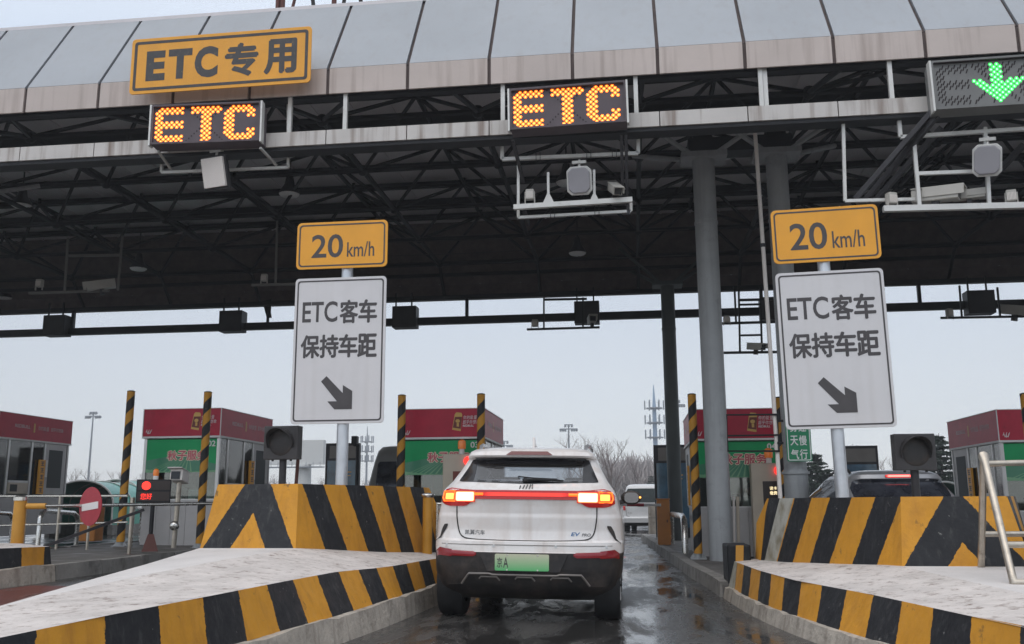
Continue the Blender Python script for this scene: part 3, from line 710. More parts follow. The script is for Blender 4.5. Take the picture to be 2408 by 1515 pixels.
CH_R = [(2.36, 9.99), (2.21, 10.33), (2.06, 10.68), (1.94, 11.04), (1.81, 11.4), (1.71, 11.77), (1.63, 12.14)]
BLK_R = (1.165, .53, .43, CH_R, (2.45, 3.60), 2.54, .615, .45, .76, .5, (.74, .19, .79))
slabR = [(1.05, 12.4), (1.02, 13.2), (.86, 15.5), (.68, 19.5), (.35, 27.2), (.2, 31), (2.9, 31), (3.1, 16), (3.3, 12.4)]
slabR = slabR[:6]+[(2.8, 31), (3.0, 16), (3.7, 12.4)]
tR = island('striped toll island with a white concrete nose right of the wet lane', 2.62, None, SEC_R, WT_R, WB_R, .1, BLK_R, 10.5-(.48+2.1)/.93, .93, -1, M['block_stripes_patched'], slab=(slabR, .17))
sb = MB(); sb.bb((1.13, 12.3, .12), (1.42, 12.95, .6)); sb.build('end_block', M['block_stripes'], tR, True, bevel=.02, uvf=lambda vv: [(.2, 0) for v in vv])
sb = MB(); sb.add([(1.215, 12.297, .2), (1.31, 12.297, .2), (1.335, 12.297, .595), (1.24, 12.297, .595)], [(0, 1, 2, 3)]); sb.build('yellow_band', M['yellow_paint'], tR, True)
island('striped toll island at far right beyond the dark SUV lane', -3.72, None, SEC_L, WT_L, WB_L, .23, BLK_L, -2, .92, 1, M['block_stripes'], shift=(11.5, 1.2, -.25), slab=([(x, y-1.2) for x, y in slabL[::-1]], .2))

# ------------------------------------------------------------------ lane signs on poles
def panel(root, name, w_, h_, cz, m, line, body, y=-.012, lw=.018, inset=.03, r=.05):
    p = MB(); p.prism(rrect(w_, h_, r, 6, 0, cz), y, y+.02); o = p.build(name, m, root, bevel=.003)
    q = MB(); ring(q, rrect(w_-2*inset, h_-2*inset, r*.8, 6, 0, cz), rrect(w_-2*inset-2*lw, h_-2*inset-2*lw, r*.8-lw*.6, 6, 0, cz), y-.003, y-.0005); q.build('border', line, o)
    t = MB()
    for (s_, x0, z0, ww, hh, kw) in body: text(t, s_, x0, z0, ww, hh, y-.002, **kw)
    return o, t
def lane_sign(label, loc, w_, zb, zt, yb, yt, px):
    t = thing('lane_sign', label, 'sign', loc, 'lane signs on the striped blocks')
    c = MB(); c.cyl((px, .09, -.2), (px, .09, yt-.1), .072, 24); c.build('pole', M['galvanised'], t, smooth=40)
    b = MB()
    for z in (zb+.25, zt-.25, yb+.15, yt-.15): b.bb((px-.12, .012, z-.03), (px+.12, .03, z+.03)); b.cyl((px, .09, z-.025), (px, .09, z+.025), .082, 20)
    b.build('clamp', M['stainless'], t)
    h = zt-zb; W = w_
    o, tx = panel(t, 'white_panel', W, h, (zb+zt)/2, M['sign_white'], M['letter_dark'], [])
    X = lambda f: -W/2+f*W
    Z = lambda f: zt-f*h
    text(tx, 'ETC', X(.09), Z(.31), W*.385, h*.145, -.014, bold=.016)
    textb(tx, '客', X(.505), Z(.318), W*.19, h*.155, -.014, .008); textb(tx, '车', X(.71), Z(.318), W*.19, h*.155, -.014, .008)
    textb(tx, '保持车距', X(.09), Z(.552), W*.815, h*.152, -.014, .008, per=True, gap=.05)
    tx.build('lettering', M['letter_dark'], o)
    a = MB(); ax = lambda x, y: (X(.32+x*.34), Z(.68+y*.225))
    a.prism([ax(0, .16), ax(.17, 0), ax(.7, .52), ax(.7, .28), ax(1, .46), ax(1, 1), ax(.45, 1), ax(.22, .76), ax(.52, .76)], -.0155, -.0125)
    a.build('arrow', M['letter_dark'], o)
    h2 = yt-yb; o, tx = panel(t, 'yellow_panel', W*1.005, h2, (yb+yt)/2, M['sign_yellow'], M['letter_dark'], [], r=.06)
    Z2 = lambda f: yt-f*h2
    text(tx, '20', X(.165), Z2(.77), W*.35, h2*.5, -.014, bold=.014); text(tx, 'km/h', X(.56), Z2(.77), W*.30, h2*.32, -.014, bold=.008)
    tx.build('lettering', M['letter_dark'], o)
    return t
lane_sign('white lane sign with yellow speed plate on the block left of the SUV', (-3.54, 11.05, 1.33), 1.165, .75, 2.565, 2.685, 3.29, .05)
sr = lane_sign('white lane sign with yellow speed plate on the block right of the wet lane', (2.35, 11.05, 1.165), 1.205, .77, 2.60, 2.715, 3.37, -.03)
sr.rotation_euler = (0, R(-.6), R(-3))

# board on the canopy eave
t = thing('eave_sign', 'large yellow board reading ETC and two Chinese characters, fixed to the canopy eave', 'sign', (-5.98, 12.5, 7.23), rot=(0, R(-.4), 0))
o, tx = panel(t, 'board', 2.84, .9, .45, M['sign_yellow'], M['letter_worn'], [], lw=.045, inset=.05, r=.06)
for s_, a, b_, z0, z1 in (('E', .088, .195, .24, .78), ('T', .212, .345, .235, .775), ('C', .36, .49, .225, .785), ('专', .535, .705, .23, .79), ('用', .752, .915, .21, .79)):
    (text(tx, s_, -1.42+2.84*a, .9*(1-z1), 2.84*(b_-a), .9*(z1-z0), -.014, bold=.05) if s_ in 'ETC' else textb(tx, s_, -1.42+2.84*a, .9*(1-z1), 2.84*(b_-a), .9*(z1-z0), -.014, .022))
tx.build('lettering', M['letter_worn'], o)
b_ = MB(); b_.bb((-1.3, .01, .2), (-1.22, .29, .28)); b_.bb((1.22, .01, .2), (1.3, .29, .28)); b_.bb((-1.0, .01, .6), (-.92, .4, .66)); b_.bb((.92, .01, .6), (1.0, .4, .66))
b_.build('bracket', M['dark_metal'], t)

# ------------------------------------------------------------------ LED lane signs
PIT = .0385
def glyph(ch, i, j):
    if ch == 'E': return 0 <= i <= 10 and 0 <= j <= 14 and (j <= 2 or 6 <= j <= 8 or j >= 12 or i <= 2) and i+j >= 2 and i+14-j >= 2
    if ch == 'T': return 0 <= i <= 11 and 0 <= j <= 14 and (j <= 2 or 4 <= i <= 7)
    if ch == 'C':
        if not (0 <= i <= 11 and 0 <= j <= 14): return False
        if i+j < 3 or i+14-j < 3 or (11-i)+j < 2 or (11-i)+14-j < 2: return False
        return i <= 3 or j <= 2 or j >= 12 or (i >= 9 and (j <= 4 or j >= 10))
    if ch == 'X': return 0 <= i <= 14 and 0 <= j <= 14 and (abs(i-j) <= 1 or abs(i-14+j) <= 1)
    if ch == 'A':                                              # down arrow
        return (0 <= j <= 14) and ((j <= 10 and 5 <= i <= 8) or (j >= 6 and abs(i-6.5) <= (14.5-j) and abs(i-6.5) >= max(0, (10.4-j)) - 0.0 and j >= 6))
    return False
def led_sign(label, cx, zc, lit, board, yaw=0, W=1.64, Hh=.62):
    t = thing('led_sign', label, 'led sign', (cx, 12.45, zc), 'lit lane signs on the front beam', rot=(0, R(-.6), yaw))
    b = MB(); b.bb((-W/2, .02, -Hh/2), (W/2, .3, Hh/2)); b.build('housing', M['led_board'] if board == 'led_board' else M['led_board_grey'], t, bevel=.006)
    f = MB(); ring(f, rrect(W, Hh, .01, 1), rrect(W-.05, Hh-.06, .006, 1), -.012, .0195); f.build('bezel', M['led_board'] if board == 'led_board' else M['led_board_grey'], t)
    h = MB(); h.bb((-W/2+.03, -.03, Hh/2-.045), (W/2-.03, .018, Hh/2-.035)); h.build('rain_lip', M['led_hole'], t)
    for sx in (-1, 1): s = MB(); s.bb((sx*(W/2+.004), -.02, -Hh/2-.02), (sx*(W/2+.03), .1, Hh/2+.0)); s.build('side_plate', M['white_tube'], t)
    on = MB(); core = MB(); off = MB(); x0 = -W/2+.05; z0 = .27
    for i in range(-1, 41):
        for j in range(15):
            if (i+j) % 2: continue
            let = glyph('E', i, j) or glyph('T', i-14, j) or glyph('C', i-27, j)
            xx = glyph('X', i-12, j); ar = glyph('A', i-13, j)
            x, z = x0+(i+.5)*PIT, z0-(j+.5)*PIT*.96
            islit = let if lit == 'E' else ar
            if islit:
                n = 6; on.add([(x+.0268*math.cos(2*PI*k/n), .0165, z+.0268*math.sin(2*PI*k/n)) for k in range(n)], [tuple(range(n-1, -1, -1))])
                core.add([(x+.013*math.cos(2*PI*k/n), .0155, z+.014*math.sin(2*PI*k/n)) for k in range(n)], [tuple(range(n-1, -1, -1))])
            elif (xx and lit == 'E') or (lit != 'E' and (let or xx)):
                if lit != 'E': off.add([(x-.02, .0165, z-.03), (x-.002, .0165, z-.03), (x+.02, .0165, z+.03), (x+.002, .0165, z+.03)], [(0, 1, 2, 3)])
                else: off.add([(x+.012*math.cos(2*PI*k/5), .0165, z+.016*math.sin(2*PI*k/5)) for k in range(5)], [(4, 3, 2, 1, 0)])
    on.build('lit_dots', M['led_amber'] if lit == 'E' else M['led_green'], t); core.build('lit_dots', M['led_core'] if lit == 'E' else M['led_green_core'], t)
    off.build('unlit_dots', M['led_hole'], t)
    return t
led_sign('dark LED sign showing amber ETC below the yellow board', -6.13, 6.68, 'E', 'led_board', R(4))
led_sign('dark LED sign showing amber ETC above the white SUV lane', -.77, 6.63, 'E', 'led_board', R(-1))
led_sign('grey LED sign showing a green down arrow, cut by the right edge of the photo', 4.98, 6.62, 'A', 'led_board_grey', R(0), 1.66, .7)

# ------------------------------------------------------------------ sensor racks, antennas, cameras
def U(px, Y): return lambda x, y: AY(x, y, Y)
def rack(label, group='steel racks hung over the lanes'):
    return thing('sensor_rack', label, 'rack', (0, 13, 6), group)
def bars(t, name, segs, r, m, kind='bar'):
    b = MB()
    for seg in segs:
        for a, c in zip(seg, seg[1:]): b.bar(a, c, r*2)
    return b.build(name, m, t, True)
Y1 = 13.15
A = lambda x, y, Y=Y1: AY(x, y, Y)
mat('rack_grey', (.16, .15, .14), .6)
t = rack('thin white square tube rack hung under the left amber LED sign')
bars(t, 'hanger_frame', [[A(380, 362), A(380, 406), A(678, 394), A(678, 350), A(678, 240)]], .02, M['white_tube'])
bars(t, 'brace', [[A(612, 348, 12.6), A(650, 389)], [A(611, 238, 12.55), A(630, 366, 13)], [A(372, 356, 12.6), A(402, 398)]], .016, M['white_tube'])
t = rack('white square tube rack with two nested frames under the middle amber LED sign')
bars(t, 'upper_frame', [[A(1181, 322), A(1181, 375), A(1501, 361), A(1501, 308)]], .026, M['white_tube'])
bars(t, 'lower_frame', [[A(1219, 372), A(1219, 512), A(1484, 497), A(1484, 470)]], .02, M['white_tube'])
bars(t, 'inclined_strut', [[A(1206, 330, 12.7), A(1231, 430)], [A(1472, 318, 12.7), A(1475, 480)], [A(1461, 318, 12.7), A(1465, 470)], [A(1229, 478), A(1243, 530, 13.4)], [A(1475, 480), A(1479, 505)]], .022, M['dark_metal'])
bars(t, 'camera_bar', [[A(1208, 488, 13.0), A(1487, 470, 13.0)]], .035, M['white_tube'])
bars(t, 'upright', [[A(1290, 480, 13.0), A(1289, 406, 13.0)], [A(1398, 472, 13.0), A(1397, 400, 13.0)]], .018, M['white_tube'])
g_ = MB()
for x in (1290, 1398): q = A(x, 476, 13.0); g_.prism([(q.x-.08, q.z-.01), (q.x+.08, q.z-.01), (q.x+.02, q.z+.12), (q.x-.02, q.z+.12)], 12.98, 13.02)
g_.build('gusset', M['white_tube'], t, True)
cl = MB()
for x, y in ((1266, 376), (1385, 371), (1445, 368), (1300, 508), (1404, 501)):
    q = A(x, y)
    for d_ in (-.03, .03): cl.tube([q+Vector((d_, -.04, -.05)), q+Vector((d_, -.04, .1))], .005, 5)
cl.build('u_bolt', M['dark_metal'], t, True)
Y3 = 12.95
t = rack('bright galvanised rack with inclined cable trays under the green arrow sign')
bars(t, 'upper_frame', [[A(2112, 262, Y3), A(2117, 323, Y3), A(2420, 303, Y3)]], .026, M['white_tube'])
bars(t, 'side_frame', [[A(1982, 272, Y3), A(1987, 473, Y3+.1), A(2200, 468, Y3+.1)]], .022, M['white_tube'])
bars(t, 'inclined_strut', [[A(2196, 258, 12.7), A(2012, 468, 13.2)], [A(2207, 268, 12.7), A(2036, 470, 13.4)], [A(2215, 300, 13.4), A(2060, 470, 14)], [A(2408, 340, 13.2), A(2290, 465, 13.8)]], .035, M['dark_metal'])
bars(t, 'upright', [[A(2148, 322, Y3), A(2162, 486, Y3)], [A(2322, 410, Y3), A(2326, 484, Y3)], [A(2154, 409, Y3), A(2310, 403, Y3)], [A(2316, 300, Y3), A(2318, 360, Y3)]], .024, M['white_tube'])
bars(t, 'camera_bar', [[A(2077, 492, 12.9), A(2430, 483, 12.9)]], .04, M['white_tube'])
# deeper racks
for lab, Yr_, segs in (
    ('dark hanging camera rack under the canopy at the left', 20.5, [[(160, 560), (152, 686)], [(288, 555), (277, 683)], [(162, 602), (285, 600)], [(68, 690), (256, 684)]]),
    ('short hanging camera bar beside the left speed sign', 20.5, [[(652, 520), (648, 668)], [(592, 671), (700, 668)]]),
    ('hanging camera rack seen against the sky over the white SUV', 25.2, [[(1421, 660), (1423, 772)], [(1526, 655), (1529, 770)], [(1422, 634+34), (1526, 634+32)], [(1239, 775), (1410, 770)], [(1308-30, 705), (1380, 703)], [(1279, 700), (1279, 775)], [(1371, 700), (1371, 772)]]),
    ('dark ladder shaped camera rack between the two grey columns', 22.5, [[(1727, 672), (1731, 762)], [(1737, 672), (1740, 828)], [(1787, 670), (1792, 828)], [(1739, 706), (1826, 704)], [(1737, 717), (1788, 716)], [(1742, 789), (1790, 788)], [(1697, 761), (1832, 757)], [(1698, 830), (1834, 828)]]),
    ('hanging camera rack against the sky at the right edge of the photo', 25.2, [[(2345, 676), (2352, 746)], [(2212, 748), (2430, 744)], [(2256, 672), (2262, 747)]])):
    t = rack(lab)
    dark = M['dark_steel'] if Yr_ > 21 else M['rack_grey']
    for s_ in segs:
        if 'against the sky over' in lab and s_[0][0] in (1421, 1526, 1422): continue
        bars(t, 'bar', [[AY(*s_[0], Yr_), AY(*s_[1], Yr_)]], .028 if abs(s_[0][0]-s_[1][0]) > 60 else .022, dark)

def antenna(label, c, w_, h_, tilt, yaw, m, rim, oct_=.12):
    t = thing('antenna', label, 'antenna', c, 'flat toll antennas', rot=(tilt, 0, yaw))
    k = oct_*w_*1.4
    def o(w2, h2, k2): return [(w2/2-k2, h2/2), (-w2/2+k2, h2/2), (-w2/2, h2/2-k2), (-w2/2, -h2/2+k2), (-w2/2+k2, -h2/2), (w2/2-k2, -h2/2), (w2/2, -h2/2+k2), (w2/2, h2/2-k2)]
    a = MB(); a.prism(o(w_, h_, k), 0, .06); a.build('back_tray', rim, t, bevel=.008)
    a = MB(); a.prism(o(w_*.86, h_*.88, k), -.045, .0); a.build('cover', m, t, bevel=.015)
    a = MB(); a.cyl((0, .05, h_*.3), (0, .14, h_*.75), .02, 8); a.bb((-.1, .07, h_*.62), (.1, .16, h_*.72)); a.build('bracket', M['white_tube'], t)
    return t
P = AY(505, 406, 12.8); antenna('cream white antenna box tilted down under the left amber LED sign', P, .45, .5, R(16), R(-14), M['antenna_white'], M['dark_metal'], .01)
P = AY(1362, 425, 12.9); antenna('grey antenna box facing the camera under the middle amber LED sign', P, .36, .41, R(14), R(-4), M['antenna_grey'], M['white_tube'])
P = AY(2321, 377, 12.7); antenna('grey tilted antenna box under the green arrow sign', P, .36, .43, R(14), R(-22), M['antenna_grey'], M['white_tube']).rotation_euler[1] = R(6)
c0 = None
def camera_thing(label, P, yaw, pitch, sc=1.0):
    global c0
    if c0 is None:
        c0 = thing('surveillance_camera', label, 'camera', P, 'cameras on the racks', rot=(pitch, 0, yaw))
        a = MB(); a.bb((-.065, -.2, -.055), (.065, .2, .06)); a.build('body', M['camera_shell'], c0, bevel=.01)
        a = MB(); a.bb((-.075, -.25, .062), (.075, .2, .072)); a.bb((-.078, -.25, -.02), (-.07, .1, .07)); a.bb((.07, -.25, -.02), (.078, .1, .07)); a.build('hood', M['camera_shell'], c0)
        a = MB(); a.bb((-.05, -.206, -.045), (.05, -.2005, .045)); a.build('lens_window', M['lens'], c0)
        a = MB(); a.bb((-.03, -.03, -.14), (.03, .03, -.05)); a.build('foot', M['dark_metal'], c0)
        c0.scale = (sc,)*3; return c0
    return dup(c0, P, label, rot=(pitch, 0, yaw), scale=(sc,)*3)
camera_thing('cream camera angled down at the right end of the bar under the middle amber sign', AY(1446, 445, 13.0), R(15), R(28))
camera_thing('long grey camera lying on the bar under the green arrow sign', AY(2200, 461, 13.0), R(62), R(4), 1.5)
camera_thing('grey camera facing right beside the long one under the green arrow sign', AY(2278, 460, 13.1), R(75), R(0), 1.0)
camera_thing('camera on the dark rack under the canopy at the left', AY(238, 672, 20.5), R(-60), R(12), 1.6)
camera_thing('dark camera beside the black box over the SUV lane, seen against the sky', AY(1392, 754, 25.3), R(8), R(0), 1.5)
camera_thing('white camera on the lowest bar between the grey columns', AY(1778, 816, 22.4), R(30), R(10), 1.3)
camera_thing('dark camera against the sky at the right photo edge', AY(2388, 731, 25.2), R(40), R(14), 1.9)
l0 = None
def strobe(label, P, sc=1.0, yaw=0):
    global l0
    if l0 is None:
        l0 = thing('flash_lamp', label, 'flash lamp', P, 'flash lamps on the racks', rot=(0, 0, yaw))
        a = MB(); a.bb((-.06, -.03, -.065), (.06, .07, .085)); a.build('body', M['camera_shell'], l0, bevel=.01)
        a = MB()
        for i in range(7): a.bb((-.05+i*.0155, -.036, -.05), (-.043+i*.0155, -.0305, .05))
        a.build('louvre', M['antenna_white'], l0)
        a = MB(); a.bb((-.075, -.01, -.13), (-.063, .02, .05)); a.bb((.063, -.01, -.13), (.075, .02, .05)); a.build('yoke', M['camera_shell'], l0)
        l0.scale = (sc,)*3; return l0
    return dup(l0, P, label, rot=(0, 0, yaw), scale=(sc,)*3)
strobe('louvred flash lamp at the left end of the bar under the middle amber sign', AY(1246, 459, 13.0))
strobe('flash lamp left of the long camera under the green arrow sign', AY(2098, 468, 12.9), 1.05, R(20))
strobe('flash lamp right of the cameras under the green arrow sign', AY(2378, 462, 12.9), 1.05, R(-15))
strobe('flash lamp on the dark rack under the canopy at the left', AY(92, 667, 20.5), 1.25)
strobe('flash lamp on the short bar beside the left speed sign', AY(621, 654, 20.5), 1.1)
strobe('small flash lamp against the sky over the white SUV', AY(1258, 761, 25.2), 1.3)
strobe('flash lamp left of the ladder shaped rack between the grey columns', AY(1709, 752, 22.4), 1.1)
strobe('flash lamp against the sky beside the rightmost black box', AY(2234, 736, 25.2), 1.3, R(20))

# black boxes on the rear beam (backs of the far side lane signs)
b0 = None
for i, (px, py, lab) in enumerate([(131, 767, 'leftmost black sign box hung from the rear beam'), (545, 757, 'black sign box on the rear beam left of the left lane sign'), (952, 747, 'black sign box on the rear beam right of the left lane sign'), (1380, 736, 'black sign box on the rear beam above the white SUV'), (1818, 727, 'black sign box on the rear beam half hidden by the right grey column'), (2305, 712, 'black sign box on the rear beam at far right')]):
    P = AY(px, py, YB-.42); P = Vector((P.x, YB-.42, P.z))
    if b0 is None:
        b0 = thing('sign_box', lab, 'sign box', P, 'black sign boxes on the rear beam')
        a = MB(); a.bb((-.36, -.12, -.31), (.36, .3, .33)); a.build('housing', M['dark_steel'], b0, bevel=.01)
        a = MB(); a.bb((-.33, -.128, -.28), (.33, -.1205, .3)); a.build('rear_door', M['dark_metal'], b0)
        a = MB(); a.bb((-.3, .0, .33), (-.26, .04, .75)); a.bb((.18, .0, .33), (.22, .04, .75)); a.build('hanger', M['dark_steel'], b0)
    else: dup(b0, P, lab)
# ------------------------------------------------------------------ vehicles
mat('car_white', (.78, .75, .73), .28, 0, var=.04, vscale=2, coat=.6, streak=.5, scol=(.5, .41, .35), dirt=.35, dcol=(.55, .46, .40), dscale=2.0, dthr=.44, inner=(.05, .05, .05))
mat('car_clean', (.6, .6, .6), .25, 0, coat=.6)
mat('car_silver', (.36, .36, .37), .35, .4, coat=.5)
mat('car_black', (.012, .012, .014), .2, 0, coat=.7)
mat('bus_grey', (.2, .195, .18), .45, .1, var=.08)
mat('car_glass', (.02, .022, .03), .06, 0, var=.5, vscale=3, spec=.8, coat=.3, dirt=.5, dcol=(.075, .08, .095), dscale=2.2, dthr=.46)
mat('van_glass', (.03, .04, .042), .12, spec=.12)
mat('pane_glass', (.02, .03, .032), .05, 0, spec=.9)
mat('shut_line', (.03, .028, .026), .8)
mat('lamp_red_dark', (.12, .008, .01), .2, coat=.5)
mat('lamp_red', (.3, .006, .008), .2, coat=.5, emit=(1, .01, .006), es=.1)
mat('lamp_amber_rim', (.7, .15, .02), .3, emit=(1, .13, .01), es=1.7)
mat('reflector_red', (.24, .004, .012), .25, coat=.5)
def soft_lamp(name, edge, core, e0, e1):                         # lit lens: hot in the middle, deep colour at its rim
    m = bpy.data.materials.new(name); m.use_nodes = True; nt = m.node_tree; b = nt.nodes['Principled BSDF']; l = nt.links.new
    tcn = nd(nt, 'ShaderNodeTexCoord'); sp = nd(nt, 'ShaderNodeSeparateXYZ'); l(tcn.outputs['Generated'], sp.inputs[0]); fs = []
    for k in ('X', 'Z'):
        a = nd(nt, 'ShaderNodeMath', operation='SUBTRACT'); l(sp.outputs[k], a.inputs[0]); a.inputs[1].default_value = .5
        c = nd(nt, 'ShaderNodeMath', operation='ABSOLUTE'); l(a.outputs[0], c.inputs[0])
        d = nd(nt, 'ShaderNodeMapRange', interpolation_type='SMOOTHSTEP'); l(c.outputs[0], d.inputs['Value']); d.inputs['From Min'].default_value = .5; d.inputs['From Max'].default_value = .27 if k == 'Z' else .36; fs.append(d.outputs[0])
    p = nd(nt, 'ShaderNodeMath', operation='MULTIPLY'); l(fs[0], p.inputs[0]); l(fs[1], p.inputs[1])
    mx = nd(nt, 'ShaderNodeMix', data_type='RGBA'); l(p.outputs[0], mx.inputs['Factor']); mx.inputs[6].default_value = (*edge, 1); mx.inputs[7].default_value = (*core, 1)
    r_ = nd(nt, 'ShaderNodeMapRange'); l(p.outputs[0], r_.inputs['Value']); r_.inputs['To Min'].default_value = e0; r_.inputs['To Max'].default_value = e1
    b.inputs['Base Color'].default_value = (.3, .01, .008, 1); l(mx.outputs[2], b.inputs['Emission Color']); l(r_.outputs[0], b.inputs['Emission Strength']); MATS[name] = m
soft_lamp('lamp_white_hot', (1, .06, .01), (1, .74, .36), .35, 4)
soft_lamp('lamp_amber_hot', (1, .05, .01), (1, .48, .08), .5, 2.4)
soft_lamp('lamp_red_lit', (1, .006, .004), (1, .045, .025), .12, 1.05)
soft_lamp('brake_lit', (1, .015, .01), (1, .10, .08), .4, 6)
mat('chrome_dark', (.14, .14, .14), .35, .5)
mat('grey_trim', (.2, .18, .165), .45, .3, var=.1)
mat('rim_metal', (.3, .3, .31), .35, .8)
mat('mirror', (.17, .17, .18), .08, 1)
mat('frit', (.012, .012, .014), .15)
mat('interior_dark', (.03, .035, .035), .6)
def plate_mat():
    m = bpy.data.materials.new('plate_green'); m.use_nodes = True; nt = m.node_tree; b = nt.nodes['Principled BSDF']; l = nt.links.new
    tcn = nd(nt, 'ShaderNodeTexCoord'); sp = nd(nt, 'ShaderNodeSeparateXYZ'); l(tcn.outputs['Generated'], sp.inputs[0])
    r_ = nd(nt, 'ShaderNodeValToRGB'); r_.color_ramp.elements[0].color = (.10, .46, .16, 1); r_.color_ramp.elements[1].color = (.55, .56, .40, 1); r_.color_ramp.elements[1].position = .95
    l(sp.outputs['Z'], r_.inputs[0]); l(r_.outputs[0], b.inputs['Base Color']); b.inputs['Roughness'].default_value = .4; MATS['plate_green'] = m
plate_mat()

class Shell:
    """closed-loop level lofting of a car body; rear at y = 0, nose towards +y"""
    def __init__(s, levels, n=3.2): s.lv = sorted(levels); s.n = n
    def at(s, z):
        lv = s.lv
        if z <= lv[0][0]: return lv[0][1:]
        for a, b in zip(lv, lv[1:]):
            if z <= b[0]:
                t = (z-a[0])/max(b[0]-a[0], 1e-9); return tuple(a[k]+(b[k]-a[k])*t for k in range(1, 6))
        return lv[-1][1:]
    def rear(s, x, z):
        w_, r_, f, dr, df = s.at(z); q = min(abs(x)/w_, 1); return r_ + dr*(1-(1-q**s.n)**(1/s.n))
    def front(s, x, z):
        w_, r_, f, dr, df = s.at(z); q = min(abs(x)/w_, 1); return f - df*(1-(1-q**s.n)**(1/s.n))
    def half(s, y, z):
        w_, r_, f, dr, df = s.at(z)
        if y < r_+dr: t = max(0, min(1, (r_+dr-y)/dr)); return w_*(1-t**s.n)**(1/s.n)
        if y > f-df: t = max(0, min(1, (y-f+df)/df)); return w_*(1-t**s.n)**(1/s.n)
        return w_
    def loop(s, z, k=16):
        w_, r_, f, dr, df = s.at(z); pts = []
        def arc():
            for i in range(-k, k+1):
                a = i/k*PI/2; yield math.copysign(abs(math.sin(a))**(2/s.n), math.sin(a)), abs(math.cos(a))**(2/s.n)
        for sx, c in arc(): pts.append((w_*sx, r_+dr*(1-c), z))
        for i in range(1, 6): pts.append((w_, r_+dr+(f-df-r_-dr)*i/6, z))
        for sx, c in arc(): pts.append((-w_*sx, f-df*(1-c), z))
        for i in range(1, 6): pts.append((-w_, f-df-(f-df-r_-dr)*i/6, z))
        return pts
    def body(s, z0, z1, sub=2, cap=True):
        zs = [z for z, *_ in s.lv if z0-1e-6 <= z <= z1+1e-6]; out = []
        for a, b in zip(zs, zs[1:]):
            for i in range(sub): out.append(a+(b-a)*i/sub)
        out.append(zs[-1]); m_ = MB(); rows = [s.loop(z) for z in out]; m_.grid(rows, closed=True)
        if cap:
            n = len(rows[0]); m_.f.append(tuple((len(rows)-1)*n+i for i in range(n))); m_.f.append(tuple(range(n-1, -1, -1)))
        return m_
    def drear(s, cols, off=.006, nz=6, nx=4):
        c2 = []
        for a, b in zip(cols, cols[1:]):
            for i in range(nx): c2.append(tuple(a[k]+(b[k]-a[k])*i/nx for k in range(3)))
        c2.append(cols[-1]); m_ = MB(); rows = []
        for x, za, zb in c2: rows.append([(x, s.rear(x, za+(zb-za)*j/nz)-off, za+(zb-za)*j/nz) for j in range(nz+1)])
        m_.grid(rows); return m_
    def dside(s, cols, sd, off=.006, nz=4, ny=4):
        c2 = []
        for a, b in zip(cols, cols[1:]):
            for i in range(ny): c2.append(tuple(a[k]+(b[k]-a[k])*i/ny for k in range(3)))
        c2.append(cols[-1]); m_ = MB()
        m_.grid([[(sd*(s.half(y, za+(zb-za)*j/nz)+off), y, za+(zb-za)*j/nz) for j in range(nz+1)] for y, za, zb in c2]); return m_
    def dfront(s, cols, off=.006, nz=5, nx=4):
        c2 = []
        for a, b in zip(cols, cols[1:]):
            for i in range(nx): c2.append(tuple(a[k]+(b[k]-a[k])*i/nx for k in range(3)))
        c2.append(cols[-1]); m_ = MB()
        m_.grid([[(x, s.front(x, za+(zb-za)*j/nz)+off, za+(zb-za)*j/nz) for j in range(nz+1)] for x, za, zb in c2]); return m_
def wheels(t, xs_, ys, r, wd):
    for y in ys:
        for sd in (-1, 1):
            x1, x0 = sd*xs_, sd*(xs_-wd)
            a = MB(); prof = [(r*.62, 0), (r*.95, .0), (r, .025), (r, wd-.025), (r*.95, wd), (r*.62, wd)]
            a.lathe((min(x0, x1), y, r), prof, 28, 'x'); o = a.build('wheel', M['rubber'], t, smooth=40)
            b = MB(); xc = x1-sd*.02
            b.lathe((xc, y, r), [(0, 0), (r*.2, 0), (r*.2, -sd*.02), (r*.6, -sd*.01), (r*.64, 0), (r*.64, -sd*.1)], 20, 'x'); b.build('rim', M['rim_metal'], o, smooth=40)
            b = MB()
            for k in range(5):
                an = 2*PI*k/5; b.bar((xc+sd*.004, y+.18*r*math.sin(an), r+.18*r*math.cos(an)), (xc+sd*.004, y+.6*r*math.sin(an), r+.6*r*math.cos(an)), .05)
            b.build('spoke', M['rim_metal'], o)

# --- the white SUV in front
LV = [(.20, .80, .30, 4.25, .25, .3), (.34, .885, .07, 4.46, .4, .5), (.46, .925, .015, 4.52, .5, .55), (.62, .935, .0, 4.55, .52, .6), (.655, .94, .0, 4.55, .52, .6), (.66, .945, .012, 4.55, .52, .6), (.70, .945, .015, 4.55, .5, .6),
      (.755, .945, .02, 4.55, .5, .6), (.775, .944, .075, 4.54, .5, .6), (.86, .943, .085, 4.53, .5, .6), (.99, .93, .075, 4.48, .46, .6), (1.02, .922, .08, 4.3, .45, .7), (1.10, .90, .07, 3.6, .42, .35), (1.17, .885, .055, 3.4, .4, .3), (1.25, .86, .075, 3.25, .38, .3), (1.285, .835, .14, 3.2, .36, .3),
      (1.33, .80, .215, 3.1, .34, .3), (1.45, .735, .37, 2.75, .32, .3), (1.57, .675, .485, 2.35, .3, .3), (1.582, .67, .40, 2.32, .3, .3), (1.60, .66, .385, 2.26, .28, .3), (1.64, .64, .40, 2.1, .28, .3), (1.668, .60, .46, 1.95, .3, .3), (1.69, .53, .62, 1.8, .35, .3), (1.705, .42, .8, 1.6, .35, .3), (1.715, .2, 1.0, 1.35, .2, .15)]
sh = Shell(LV)
suv = thing('white_suv', 'dirty white SUV with lit tail lights waiting in the lane at centre', 'car', (-1.07, 9.22, G(-1.07)), rot=(0, R(1.0), R(.4)))
